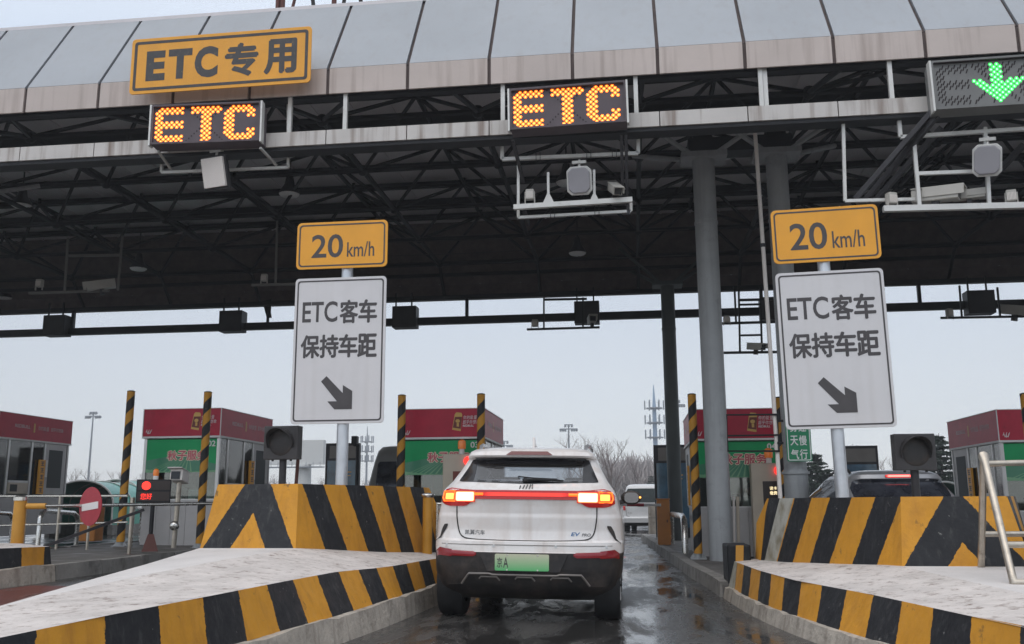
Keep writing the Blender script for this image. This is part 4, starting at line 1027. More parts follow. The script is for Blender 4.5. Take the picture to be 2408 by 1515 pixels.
def see(c):                                                    # openings of the rear window and the windscreen
    rw = .655-(c.z-1.34)*.38
    return (1.345 < c.z < 1.562 and abs(c.x) < rw and c.y < 1.0) or (1.17 < c.z < 1.56 and abs(c.x) < .62-(c.z-1.17)*.3 and c.y > 2.2)
bm_ = sh.body(.655, 1.715, 6); bm_.f = [f for f in bm_.f if len(f) > 4 or not see(sum((bm_.v[i] for i in f), Vector())/len(f))]
bm_.build('body', M['car_white'], suv, smooth=28)
cb = MB(); cb.bb((-.68, .75, .8), (.68, 2.9, .95)); cb.bb((-.6, .9, .95), (.6, 1.1, 1.31))
for x in (-.42, 0, .42): cb.bb((x-.1, .95, 1.31), (x+.1, 1.05, 1.385))
for x in (-.38, .38): cb.bb((x-.24, 1.9, .95), (x+.24, 2.1, 1.28)); cb.bb((x-.11, 1.95, 1.28), (x+.11, 2.04, 1.42))
cb.bb((-.62, 2.75, .95), (.62, 3.05, 1.16)); cb.build('cabin', M['interior_dark'], suv, bevel=.02)
lo = sh.body(.20, .655).build('lower_bumper', M['black_plastic'], suv, smooth=35)
u = MB(); u.bb((-.62, .55, .2), (.62, 4.0, .3)); u.bb((-.5, .5, .22), (.5, .75, .34)); u.build('underbody', M['rubber'], suv)
wheels(suv, .905, (.62, 3.35), .345, .25)
gl = sh.drear([(-.69, 1.34, 1.345), (-.655, 1.335, 1.42), (-.61, 1.33, 1.555), (-.5, 1.325, 1.568), (0, 1.315, 1.57), (.5, 1.325, 1.568), (.61, 1.33, 1.555), (.655, 1.335, 1.42), (.69, 1.34, 1.345)], .008, 8).build('rear_window', M['tinted_glass'], suv, smooth=60)
sh.drear([(-.70, 1.335, 1.345), (-.66, 1.33, 1.43), (-.60, 1.33, 1.56), (-.545, 1.33, 1.565)], .010, 8).build('window_border', M['frit'], gl, smooth=60)
sh.drear([(.545, 1.33, 1.565), (.60, 1.33, 1.56), (.66, 1.33, 1.43), (.70, 1.335, 1.345)], .010, 8).build('window_border', M['frit'], gl, smooth=60)
sh.drear([(-.56, 1.515, 1.572), (0, 1.525, 1.574), (.56, 1.515, 1.572)], .010, 4).build('window_border', M['frit'], gl, smooth=60)
sh.drear([(-.66, 1.33, 1.352), (0, 1.312, 1.338), (.66, 1.33, 1.352)], .010, 2).build('window_border', M['frit'], gl, smooth=60)
wp = MB(); pts = [(-.02, 1.345), (.1, 1.352), (.25, 1.35), (.36, 1.343)]
wp.tube([(x, sh.rear(x, z)-.035, z) for x, z in pts], [.014, .013, .01, .008], 6); wp.sph((-.02, sh.rear(-.02, 1.34)-.02, 1.345), .03, 8, 5)
wp.tube([(x, sh.rear(x, z)-.022, z) for x, z in ((-.1, 1.385), (.05, 1.37), (.3, 1.36))], .006, 5)
wp.build('wiper', M['rubber'], gl, smooth=60)
sh.drear([(-.235, 1.603, 1.607), (-.185, 1.603, 1.642), (.185, 1.603, 1.642), (.235, 1.603, 1.607)], .006, 3).build('high_brake_light', M['lamp_red_dark'], suv, smooth=60)
# light bar and lamps
bar = sh.drear([(-.5, 1.158, 1.246), (.5, 1.158, 1.246)], .008, 4, 12).build('light_bar', M['lamp_red'], suv, smooth=60)
sh.drear([(-.46, 1.184, 1.228), (.46, 1.184, 1.228)], .012, 3, 10).build('lit_strip', M['lamp_red_lit'], bar, smooth=60)
for sd in (-1, 1):
    def mc(l): return [(sd*x, a, b) for x, a, b in (l if sd > 0 else l)]
    o = sh.drear(mc([(.50, 1.152, 1.246), (.58, 1.10, 1.25), (.62, 1.088, 1.252), (.76, 1.088, 1.268), (.82, 1.10, 1.25), (.866, 1.125, 1.205)]), .010, 6).build('tail_light', M['lamp_red'], suv, smooth=60)
    sh.drear(mc([(.50, 1.128, 1.236), (.712, 1.128, 1.236)]), .016, 3).build('lit_block', M['lamp_white_hot'], o, smooth=60)
    sh.drear(mc([(.715, 1.142, 1.224), (.825, 1.142, 1.220)]), .016, 3).build('lit_block', M['lamp_amber_hot'], o, smooth=60)
    rm_ = MB()
    for pl in ([(.712, 1.136), (.832, 1.138), (.846, 1.17), (.832, 1.228), (.712, 1.234)],):
        rm_.tube([(sd*x, sh.rear(x, z)-.014, z) for x, z in pl], .009, 5, close=True)
    rm_.tube([(sd*x, sh.rear(x, z)-.014, z) for x, z in ((.42, 1.206), (.46, 1.206), (.505, 1.206))], .014, 5)
    rm_.build('lit_rim', M['lamp_amber_rim'], o)
    sh.drear(mc([(.47, .628, .652), (.5, .612, .662), (.72, .615, .668), (.725, .606, .675), (.86, .612, .69), (.905, .60, .655)]), .012, 3).build('reflector', M['reflector_red'], suv, smooth=60)
    # bumper side vent
    v = MB(); ys = [(.19, .915, .93), (.21, .79, .925), (.235, .745, .86), (.25, .735, .76)]
    v = sh.dside([(.19, .90, .915), (.215, .84, .91), (.245, .775, .86), (.265, .73, .76)], sd, .008); v.build('bumper_vent', M['black_plastic'], suv)
# shut lines
ln = MB(); path = [(-.69, 1.088), (-.69, .99), (-.67, .86), (-.64, .80), (-.57, .772), (-.3, .766), (0, .764), (.3, .766), (.57, .772), (.64, .80), (.67, .86), (.69, .99), (.69, 1.088)]
ln.tube([(x, sh.rear(x, z)-.001, z) for x, z in smoothpts(path, 2)], .0065, 5); ln.build('shut_line', M['shut_line'], suv)
cr_ = MB(); cr_.tube([(x/10*.93, sh.rear(x/10*.93, .725)-.002, .725) for x in range(-9, 10)], .004, 4); cr_.build('bumper_crease', M['grey_trim'], suv)
em = MB()
for i in range(5):
    x = -.062+i*.031; hz = .03+.004*i; x2 = x+.008 if i < 4 else x-.002
    z0 = 1.262
    em.tube([(x, sh.rear(x, z0)-.008, z0), (x+(.01 if i not in (0, 4) else -.006 if i == 4 else .004), sh.rear(x, z0+hz)-.008, z0+hz)], .0065, 4)
em.build('badge', M['chrome_dark'], suv)
def flat_on_rear(body, x0, z0, wd, ht, mtl, name, bold=.01, shear=0, per=False, s_=None, par=None, off=.004):
    tt = MB(); text(tt, body, x0, z0, wd, ht, 0, bold, shear, per=per)
    tt.v = [Vector((v.x, sh.rear(v.x, v.z)-off, v.z)) for v in tt.v]; return tt.build(name, mtl, par or suv)
flat_on_rear('凯翼汽车', -.60, .815, .20, .045, M['chrome_dark'], 'badge_lettering', per=True)
mat('badge_blue', (.06, .16, .32), .3, .4)
flat_on_rear('EV', .44, .815, .09, .035, M['badge_blue'], 'badge_lettering', .02, .2); flat_on_rear('PRO', .545, .813, .085, .028, M['chrome_dark'], 'badge_lettering', .02, .2)
pl = MB(); pl.prism(rrect(.52, .155, .012, 4, -.022, .565), -.022, -.008); po = pl.build('licence_plate', M['plate_green'], suv)
tt = MB(); text(tt, '京', -.262, .515, .052, .095, -.0235, .01); text(tt, 'A', -.2, .515, .048, .095, -.0235, .01); tt.build('lettering', M['letter_dark'], po)
bl = MB()
for x in (-.165, .13):
    for z in (.495, .633): bl.cyl((x, -.026, z), (x, -.02, z), .008, 10)
bl.build('bolt', M['stainless'], po)
sk = MB(); pts = [(-.62, .35), (-.56, .43), (-.54, .452), (-.34, .455), (-.31, .445), (.31, .445), (.34, .455), (.54, .452), (.56, .43), (.62, .35)]
sk.tube([(x, sh.rear(x, z)-.012, z) for x, z in pts], .011, 6)
sko = sk.build('skid_plate', M['grey_trim'], suv, smooth=50)
for xa, xb in ((-.42, -.27), (-.07, .07), (.27, .42)):
    q = MB(); q.tube([(xa-.02, sh.rear(xa, .405)-.012, .405), (xa, sh.rear(xa, .425)-.014, .425), (xb, sh.rear(xb, .425)-.014, .425), (xb+.03, sh.rear(xb, .39)-.012, .39)], .008, 5); q.build('skid_rib', M['grey_trim'], sko)
rc = MB(); rc.prism([(-.36, .48), (.34, .48), (.42, .652), (-.44, .652)], -.004, .03); rc.build('plate_recess', M['black_plastic'], suv)
for sd in (-1, 1):
    rl = MB(); rl.tube([(sd*.555, .75, 1.665), (sd*.56, .82, 1.715), (sd*.57, 1.0, 1.735), (sd*.59, 1.6, 1.74), (sd*.57, 2.1, 1.72), (sd*.56, 2.2, 1.68)], .02, 6); rl.build('roof_rail', M['car_silver'], suv, smooth=50)
    sh.dside([(.75, 1.33, 1.36), (.95, 1.26, 1.5), (1.25, 1.235, 1.57), (1.9, 1.22, 1.58), (2.25, 1.21, 1.545), (2.75, 1.2, 1.42), (3.0, 1.19, 1.3)], sd, .006, 5).build('side_window', M['car_glass'], suv, smooth=60)
    sh.dside([(.2, .3, .5), (.35, .3, .62), (.62, .3, .74), (.9, .3, .62), (1.05, .3, .45), (2.9, .3, .45), (3.05, .3, .62), (3.35, .3, .74), (3.65, .3, .62), (3.9, .3, .5)], sd, .006).build('wheel_arch', M['black_plastic'], suv, smooth=60)
    mm = MB(); x0 = .9
    mm.sph((sd*1.03, 2.62, 1.20), .12, 12, 8, (1.05, .55, .72)); mo = mm.build('wing_mirror', M['car_white'] if sd < 0 else M['black_plastic'], suv, smooth=60)
    mm = MB(); mm.prism(rrect(.17, .12, .05, 5, sd*1.035, 1.2), 2.548, 2.556); mm.build('mirror_glass', M['mirror'], mo)
    mm = MB(); mm.bar((sd*.86, 2.64, 1.13), (sd*1.0, 2.63, 1.17), .05); mm.build('arm', M['black_plastic'], mo)
    mm = MB(); mm.sph((sd*1.14, 2.56, 1.205), .014, 8, 5); mm.build('indicator', M['lamp_amber_hot'], mo)
fn = MB(); fn.prism([(.82, 1.69), (1.2, 1.71), (.95, 1.765), (.88, 1.815), (.83, 1.815)], -.012, .012, 'yz'); fn.build('shark_fin', M['car_white'], suv, bevel=.006)
sh.dfront([(-.66, 1.15, 1.3), (-.55, 1.15, 1.57), (.55, 1.15, 1.57), (.66, 1.15, 1.3)], .006).build('windscreen', M['clear_glass'], suv)
for sd in (-1, 1): sh.dfront([(sd*.45, .85, .95), (sd*.82, .84, .96)], .008).build('headlight', M['pane_glass'], suv)
# under-bumper sensors
sn = MB()
for x in (-.78, -.3, .3, .78): sn.cyl((x, sh.rear(x, .715)-.006, .715), (x, sh.rear(x, .715)+.01, .715), .014, 12)
sn.build('parking_sensor', M['car_clean'], suv)

# --- minivan far ahead
LV2 = [(.25, .72, .15, 4.3, .2, .3), (.38, .80, .02, 4.45, .25, .4), (.55, .82, .0, 4.48, .25, .4), (.62, .82, .05, 4.48, .25, .4), (1.0, .815, .06, 4.3, .22, .4), (1.15, .80, .08, 3.9, .22, .3), (1.5, .74, .2, 3.5, .2, .3), (1.78, .68, .3, 2.9, .2, .3), (1.87, .6, .42, 2.6, .2, .3), (1.9, .4, .7, 2.3, .2, .2)]
sv = Shell(LV2, 4)
van = thing('minivan', 'white minivan driving off beyond the raised lane, partly behind the advert panel', 'van', (.33, 38.6, G(.6)), rot=(0, 0, R(-6)))
sv.body(.38, 1.9).build('body', M['car_clean'], van, smooth=35); sv.body(.25, .38).build('lower_bumper', M['black_plastic'], van)
wheels(van, .83, (.75, 3.5), .31, .2)
sv.drear([(-.66, 1.2, 1.62), (-.6, 1.17, 1.72), (.6, 1.17, 1.72), (.66, 1.2, 1.62)], .012).build('rear_window', M['van_glass'], van)
for sd in (-1, 1):
    sv.drear([(sd*.70, .86, 1.16), (sd*.80, .86, 1.14)], .014).build('tail_light', M['lamp_red'], van)
    sv.drear([(sd*.715, 1.0, 1.1), (sd*.785, 1.0, 1.1)], .02).build('lit_block', M['lamp_red_lit'], van.children[-1])
    sv.dside([(.5, 1.2, 1.55), (.7, 1.15, 1.65), (2.2, 1.15, 1.68), (3.2, 1.15, 1.5), (3.5, 1.15, 1.25)], sd, .008).build('side_window', M['car_glass'], van)
q = MB(); q.bb((-.22, .03, 1.02), (.3, .06, 1.07)); q.build('handle_trim', M['grey_trim'], van)
q = MB(); text(q, '车', -.52, .72, .08, .07, .045); text(q, '汽', -.62, .72, .08, .07, .045); q.build('badge_lettering', M['grey_trim'], van)
q = MB(); q.tube([(sd_*.69, 0, 0) for sd_ in (0,)]+[(0, 0, 0.01)], .001, 3)
ln = MB(); ln.tube([(x, sv.rear(x, z)-.003, z) for x, z in ((-.7, 1.1), (-.66, .66), (-.6, .62), (.6, .62), (.66, .66), (.7, 1.1))], .008, 4); ln.build('shut_line', M['shut_line'], van)

# --- silver SUV in the lane on the right
LV3 = [(.22, .82, .2, 4.4, .25, .3), (.36, .9, .03, 4.55, .4, .5), (.65, .94, .0, 4.6, .45, .6), (.75, .945, .06, 4.6, .45, .6), (1.0, .93, .07, 4.5, .4, .6), (1.1, .91, .06, 3.7, .4, .35), (1.2, .87, .12, 3.35, .36, .3), (1.3, .82, .2, 3.15, .34, .3), (1.5, .72, .4, 2.6, .3, .3), (1.56, .7, .36, 2.45, .3, .3), (1.62, .66, .38, 2.25, .3, .3), (1.67, .58, .5, 2.0, .3, .3), (1.7, .4, .8, 1.6, .3, .3)]
s3 = Shell(LV3)
c3 = thing('grey_suv', 'grey SUV with dark rear window and lit high brake light behind the right striped block', 'car', (4.05, 14.9, G(4)), rot=(0, 0, R(2)))
s3.body(.36, 1.7).build('body', M['car_silver'], c3, smooth=30); s3.body(.22, .36).build('lower_bumper', M['black_plastic'], c3); wheels(c3, .95, (.8, 3.5), .35, .25)
s3.drear([(-.72, 1.3, 1.42), (-.66, 1.2, 1.53), (-.55, 1.17, 1.55), (.55, 1.17, 1.55), (.66, 1.2, 1.53), (.72, 1.3, 1.42)], .01, 8).build('rear_window', M['car_glass'], c3, smooth=60)
s3.drear([(-.2, 1.575, 1.615), (.2, 1.575, 1.615)], .012, 3).build('high_brake_light', M['lamp_red'], c3)
s3.drear([(-.2, 1.578, 1.612), (.2, 1.578, 1.612)], .018, 2).build('lit_strip', M['brake_lit'], c3.children[-1])
for sd in (-1, 1):
    s3.drear([(sd*.5, .98, 1.08), (sd*.88, .96, 1.12)], .012).build('tail_light', M['lamp_red'], c3)
    s3.dside([(.75, 1.3, 1.33), (1.0, 1.22, 1.5), (1.4, 1.2, 1.56), (2.1, 1.19, 1.57), (2.6, 1.18, 1.45), (3.0, 1.17, 1.28)], sd, .008).build('side_window', M['car_glass'], c3)
    rl = MB(); rl.tube([(sd*.6, .8, 1.63), (sd*.61, .9, 1.70), (sd*.62, 1.6, 1.72), (sd*.6, 2.2, 1.66)], .022, 6); rl.build('roof_rail', M['black_plastic'], c3, smooth=50)
    mm = MB(); mm.sph((sd*1.03, 2.65, 1.18), .12, 10, 7, (1.1, .55, .75)); mm.bar((sd*.85, 2.66, 1.12), (sd*1.0, 2.65, 1.15), .05); mm.build('wing_mirror', M['black_plastic'], c3, smooth=50)
wp = MB(); wp.tube([(0, s3.rear(0, 1.2)-.03, 1.19), (.3, s3.rear(.3, 1.24)-.03, 1.235)], .012, 5); wp.build('wiper', M['rubber'], c3)

# --- black car cut by the right edge of the picture
LV4 = [(.2, .8, .2, 4.4, .25, .3), (.34, .88, .03, 4.6, .4, .5), (.6, .92, .0, 4.66, .45, .6), (.8, .92, .05, 4.55, .45, .7), (.92, .9, .1, 4.2, .4, .6), (.98, .87, .25, 3.45, .36, .3), (1.15, .78, .8, 3.1, .3, .3), (1.35, .66, 1.15, 2.6, .3, .3), (1.43, .6, 1.3, 2.3, .3, .3), (1.47, .4, 1.5, 2.0, .2, .2)]
s4 = Shell(LV4)
c4 = thing('black_car', 'black car cut by the right edge of the photo beside the right striped block', 'car', (4.9, 6.75, G(4)), rot=(0, 0, R(1)))
s4.body(.34, 1.47).build('body', M['car_black'], c4, smooth=30); s4.body(.2, .34).build('lower_bumper', M['black_plastic'], c4); wheels(c4, .93, (.85, 3.55), .33, .22)
for sd in (-1, 1):
    s4.dside([(1.3, 1.0, 1.2), (1.5, .98, 1.33), (2.0, .98, 1.38), (2.5, .97, 1.3), (3.1, .97, 1.05)], sd, .008).build('side_window', M['car_glass'], c4)
    mm = MB(); mm.sph((sd*.98, 2.75, 1.02), .11, 10, 7, (1.1, .6, .75)); mm.build('wing_mirror', M['car_black'], c4, smooth=50)
    s4.dfront([(sd*.5, .7, .8), (sd*.82, .7, .82)], .01).build('headlight', M['pane_glass'], c4)
    q = MB(); q.tube([(sd*(s4.half(y, .95)+.004), y, .95) for y in (1.0, 2.0, 3.0, 3.3)], .012, 5); q.build('chrome_strip', M['stainless'], c4)
s4.dfront([(-.6, 1.02, 1.35), (.6, 1.02, 1.35)], .008).build('windscreen', M['car_glass'], c4)
s4.drear([(-.6, 1.05, 1.35), (.6, 1.05, 1.35)], .008).build('rear_window', M['car_glass'], c4)

# --- grey minibus behind the middle booth
LV5 = [(.3, .9, .2, 5.6, .2, .3), (.5, .98, .02, 5.8, .25, .4), (1.0, 1.0, .0, 5.8, .25, .4), (1.6, .96, .1, 5.4, .25, .3), (2.2, .86, .28, 5.0, .25, .3), (2.5, .78, .36, 4.7, .25, .3), (2.62, .68, .45, 4.4, .25, .3), (2.66, .5, .7, 4.2, .2, .2)]
s5 = Shell(LV5, 4)
c5 = thing('grey_minibus', 'olive grey minibus seen from behind, half hidden by the middle toll booth', 'minibus', (-6.35, 25.6, G(-6)))
s5.body(.5, 2.66).build('body', M['bus_grey'], c5, smooth=30); s5.body(.3, .5).build('lower_bumper', M['black_plastic'], c5); wheels(c5, .98, (1.0, 4.5), .36, .24)
s5.drear([(-.72, 1.35, 2.14), (-.66, 1.3, 2.2), (.66, 1.3, 2.2), (.72, 1.35, 2.14)], .012).build('rear_window', M['car_glass'], c5)
for sd in (-1, 1):
    s5.drear([(sd*.82, .9, 1.25), (sd*.93, .9, 1.22)], .014).build('tail_light', M['reflector_red'], c5)
    s5.dside([(.6, 1.4, 2.05), (4.4, 1.4, 2.05)], sd, .01).build('side_window', M['car_glass'], c5)
# ------------------------------------------------------------------ toll booths
mat('vinyl_red', (.46, .016, .045), .42, 0, var=.12, vscale=3, spec=.35, dirt=.35, dcol=(.14, .01, .02), dscale=4, dthr=.55)
mat('vinyl_green', (.006, .34, .11), .42, spec=.3, var=.12, vscale=1.5)
mat('vinyl_green_dark', (.04, .22, .12), .35, coat=.2)
mat('vinyl_green_light', (.16, .38, .2), .35, coat=.2)
mat('aluminium', (.55, .54, .53), .35, .6, var=.06)
mat('booth_panel', (.44, .42, .41), .45, .25, var=.1, vscale=2, dirt=.4, dcol=(.2, .18, .17), dscale=2)
mat('print_white', (.72, .70, .68), .5)
mat('print_pink', (.55, .09, .13), .5)
mat('print_cream', (.78, .68, .5), .5)
mat('print_gold', (.55, .33, .09), .4, .2)
mat('print_brown', (.16, .03, .02), .5)
mat('interior_wall', (.7, .78, .72), .7)
mat('cream_box', (.5, .43, .34), .5, var=.08)
mat('screen_dark', (.03, .02, .018), .3)
mat('orange_metal', (.52, .19, .03), .4, var=.12, dirt=.3)
mat('beacon', (.75, .2, .02), .25, coat=.5, emit=(1, .25, .02), es=.08)
mat('red_disc', (.36, .03, .045), .45, var=.15, vscale=5)
mat('poster_blue', (.05, .14, .22), .2, coat=.5, var=.5, vscale=1.6)
mat('green_poly', (.03, .34, .24), .3, var=.15, vscale=1, coat=.3)
mat('skin', (.45, .26, .19), .5)
mat('cloth_dark', (.02, .023, .035), .8)
mat('hair', (.01, .009, .009), .6)
thin_glass('window_glass', (.6, .68, .66), .3)
thin_glass('poly_clear', (.45, .72, .62))

BW, BL = .78, 2.65
def booth(num, label, loc, attendant=False, mirror=False):
    t = thing('toll_booth', label, 'toll booth', loc, 'toll booths with red roof boxes')
    b = MB()
    for i in range(5): b.bb((-BW+i*.312+.003, 0, .02), (-BW+(i+1)*.312-.003, .03, .9))
    for sx in (-1, 1):
        for i in range(8): b.bb((sx*BW-.03*(sx > 0), .03+i*BL/8+.003, .02), (sx*BW+.03*(sx < 0), .03+(i+1)*BL/8-.003, .9))
    b.bb((-BW, BL, .02), (BW, BL+.03, .9)); b.build('lower_panel', M['booth_panel'], t)
    b = MB(); b.bb((-BW-.012, -.012, .9), (BW+.012, .04, .93)); b.bb((-BW-.012, BL-.02, .9), (BW+.012, BL+.04, .93))
    for sx in (-1, 1):
        b.bb((sx*(BW-.02)-.03, .042, .9), (sx*(BW-.02)+.03, BL-.022, .93))
        for y in (0, BL): b.bb((sx*BW-.03, y-.02, .932), (sx*BW+.03, y+.035, 2.15))
        for y in (.42, 1.25, 1.75): b.bb((sx*BW-.02, y-.03, .932), (sx*BW+.02, y+.03, 2.15))
        b.bb((sx*BW-.018, .5, 1.2), (sx*BW+.018, 1.2, 1.25))
    b.build('window_frame', M['aluminium'], t)
    g_ = MB(); g_.bb((-BW+.03, .006, .932), (BW-.03, .014, 1.46)); g_.build('front_window', M['window_glass'], t)
    for sx in (-1, 1):
        g_ = MB(); g_.bb((sx*BW-.004, .04, .932), (sx*BW+.004, .39, 2.15)); g_.bb((sx*BW-.004, 1.28, .932), (sx*BW+.004, 1.72, 2.15)); g_.bb((sx*BW-.004, .45, 1.25), (sx*BW+.004, 1.22, 2.15)); g_.build('side_window', M['window_glass'], t)
        g_ = MB(); g_.bb((sx*(BW+.0)-.05, .5, .95), (sx*BW+.03, 1.2, 1.2)); o = g_.build('cash_unit', M['cream_box'], t, bevel=.01)
        q = MB(); q.bb((sx*(BW+.03)-.003, .55, 1.0), (sx*(BW+.03)+.003, .8, 1.16)); q.build('unit_window', M['interior_dark'], o)
        g_ = MB(); g_.bb((sx*BW-.02, 1.79, .932), (sx*BW+.02, 2.6, 2.15)); o = g_.build('door', M['booth_panel'], t)
        q = MB(); q.bb((sx*(BW+.021)-.003, 1.9, 1.1), (sx*(BW+.021)+.003, 2.45, 2.0)); q.build('door_window', M['interior_dark'], o)
        q = MB(); q.bb((sx*(BW+.05)-.02, 1.50, .95), (sx*(BW+.05)+.02, 1.72, 1.75)); o = q.build('notice_strip', M['sign_yellow'], t)
        q = MB()
        for i in range(5):
            z = 1.66-i*.155
            for (y0, y1, z0, z1) in ((1.55, 1.67, .03, .045), (1.56, 1.66, -.005, .01), (1.55, 1.67, -.05, -.035), (1.6, 1.62, -.05, .05)): q.bb((sx*(BW+.0715), y0, z+z0), (sx*(BW+.074), y1, z+z1))
        q.build('lettering', M['letter_dark'], o)
        q = MB(); q.bb((sx*(BW+.023), 1.8, 1.35), (sx*(BW+.027), 1.88, 1.75)); q.build('notice', M['print_white'], t)
    # interior
    i_ = MB(); i_.bb((-BW+.04, BL-.06, .02), (BW-.04, BL-.03, 2.15)); i_.bb((-BW+.04, .04, .02), (BW-.04, BL-.1, .05)); i_.build('interior_wall', M['interior_wall'], t)
    i_ = MB(); i_.bb((-.5, .12, .78), (BW-.08, .75, .84)); i_.bb((-.35, .3, .84), (.02, .38, 1.16)); i_.bb((-.2, .33, .8), (-.14, .37, .9)); i_.build('desk', M['interior_dark'], t)
    i_ = MB(); i_.bb((.08, .2, .845), (.62, .5, 1.12)); i_.build('cash_terminal', M['interior_wall'], t, bevel=.02)
    # green banner
    gb = MB(); gb.bb((-BW+.03, -.012, 1.462), (BW-.03, .02, 2.13)); ban = gb.build('banner', M['vinyl_green'], t)
    fl = MB(); P_ = lambda x, z: (x, -.0145, z)
    fl.add([P_(-.75, 1.465), P_(-.75, 1.7), P_(-.3, 1.78), P_(.1, 1.8), P_(.75, 1.62), P_(.75, 1.465)], [(0, 1, 2, 3, 4, 5)]); fl.build('field_print', M['vinyl_green_dark'], ban)
    fs = MB()
    for i in range(9):
        x0 = -.75+i*.12; fs.add([(x0, -.0165, 1.47), (x0+.035, -.0165, 1.47), (-.05+i*.03, -.0165, 1.76), (-.06+i*.03, -.0165, 1.76)], [(0, 1, 2, 3)])
    fs.add([(-.75, -.0166, 1.462), (.75, -.0166, 1.462), (.75, -.0166, 1.5), (.3, -.0166, 1.475), (-.3, -.0166, 1.475), (-.75, -.0166, 1.53)], [(0, 1, 2, 3, 4, 5)])
    fs.build('field_rows', M['vinyl_green_light'], ban)
    q = MB(); textb(q, '秋子服务', -.29, 1.71, .83, .18, -.0175, .02, per=True); q.build('letter_outline', M['print_cream'], ban)
    q = MB(); textb(q, '秋子服务', -.29, 1.71, .83, .18, -.0200, .005, per=True); q.build('lettering', M['print_pink'], ban)
    q = MB(); textb(q, num, .56, 1.98, .155, .11, -.0165, .005); q.build('booth_number', M['print_white'], ban)
    # red roof box
    rb_ = MB(); rb_.bb((-BW-.05, -.07, 2.19), (BW+.05, BL+.07, 2.74)); ro = rb_.build('roof_box', M['vinyl_red'], t)
    e_ = MB()
    for z in (2.15, 2.74): e_.bb((-BW-.062, -.082, z), (BW+.062, BL+.082, z+.038 if z < 2.5 else z+.012))
    for sx in (-1, 1): e_.box((sx*(BW+.053), -.073, 2.465), (.016, .016, .55))
    e_.build('white_edging', M['print_white'], ro)
    can_ = MB(); can_.add([(.2, -.0735, 2.33), (.37, -.0735, 2.3), (.40, -.0735, 2.62), (.38, -.0735, 2.66), (.28, -.0735, 2.67), (.25, -.0735, 2.63)], [(0, 1, 2, 3, 4, 5)]); co = can_.build('drink_can_print', M['print_gold'], ro)
    q = MB(); q.add([(.215, -.0745, 2.37), (.37, -.0745, 2.345), (.395, -.0745, 2.58), (.255, -.0745, 2.58)], [(0, 1, 2, 3)]); q.build('can_panel', M['print_brown'], co)
    q = MB(); q.sph((.31, -.0755, 2.5), .045, 12, 6, (1, .02, .8)); q.bb((.29, -.0762, 2.39), (.335, -.0752, 2.46)); q.build('can_emblem', M['print_gold'], co)
    q = MB(); text(q, '你的能量', .42, 2.53, .27, .075, -.0735, shear=.15, per=True); text(q, '超乎你想象', .41, 2.44, .33, .075, -.0735, shear=.15, per=True); text(q, 'REDBULL', .41, 2.385, .22, .04, -.0735, .02, .15); q.build('advert_lettering', M['print_white'], ro)
    q = MB()
    for i in (-1, 0, 1):
        q.tube([(-.70+i*.025, -.075, 2.24), (-.70+i*.045, -.075, 2.31)], .006, 4); q.tube([(-.70+i*.05-.012, -.075, 2.27), (-.70+i*.05+.012, -.075, 2.33)], .005, 4)
    q.tube([(-.75, -.075, 2.29), (-.70, -.075, 2.24), (-.65, -.075, 2.29)], .005, 4); q.build('crest_print', M['print_white'], ro)
    for sx in (-1, 1):
        Mt = Matrix.Translation((sx*(BW+.0535), 0, 0)) @ Matrix.Rotation(sx*PI/2, 4, 'Z')
        q = MB(); o1 = .35 if sx > 0 else -2.35
        text(q, 'REDBULL', o1+.15, 2.44, .55, .075, 0, .015, M=Mt); text(q, '你的能量', o1+1.0, 2.43, .42, .095, 0, per=True, M=Mt); text(q, '超乎你想象', o1+1.5, 2.43, .5, .095, 0, per=True, M=Mt)
        q.build('advert_lettering', M['print_pale'], ro)
        q = MB(); q.add([Mt @ Vector((o1+.86+a*.035*(1 if i % 2 else .6), 0, 2.36+i*.03)) for i in range(8) for a in (-1, 1)], [(2*i, 2*i+1, 2*i+3, 2*i+2) for i in range(7)]); q.build('crest_print', M['print_gold'], ro)
    return t
mat('print_pale', (.62, .5, .5), .5)
YBT = 18.3
def bz(x): return G(x)+.17
b02 = booth('02', 'toll booth numbered 02 with a red roof box, behind the red lit fee display', (-9.10, YBT, bz(-9.1)))
b03 = booth('03', 'toll booth with a red roof box directly left of the white SUV roof', (-3.70, YBT, bz(-3.7)))
b04 = booth('04', 'toll booth numbered 04 with a red roof box behind the grey column, an attendant inside', (1.95, YBT, bz(1.95)))
b05 = booth('05', 'toll booth with a red roof box cut by the right edge of the photo', (7.46, YBT, bz(7.46)))
b01 = booth('01', 'dark toll booth with a red roof box cut by the left edge of the photo', (-14.7, 19.3, bz(-14.7)+.03))

# attendant behind the glass of booth 04
def skin_body(name, verts, edges, radii, mtl, parent, root=0):
    me = bpy.data.meshes.new(name); me.from_pydata(verts, edges, []); me.materials.append(mtl)
    ob = bpy.data.objects.new(name, me); C.objects.link(ob); ob.parent = parent
    md = ob.modifiers.new('skin', 'SKIN'); md.use_smooth_shade = True
    for i, sv_ in enumerate(me.skin_vertices[0].data): sv_.radius = (radii[i], radii[i]); sv_.use_root = (i == root)
    s_ = ob.modifiers.new('sub', 'SUBSURF'); s_.levels = 1; s_.render_levels = 1
    return ob
pr = thing('person', 'toll attendant in dark clothes seated inside the booth right of the grey column', 'person', (2.28, YBT+1.0, bz(1.95)+.05))
V_ = [(0, 0, .5), (0, -.02, .72), (0, -.05, .92), (0, -.06, 1.02), (0, -.075, 1.09)]; E2 = [(0, 1), (1, 2), (2, 3), (3, 4)]; R_ = [.14, .13, .12, .06, .05]
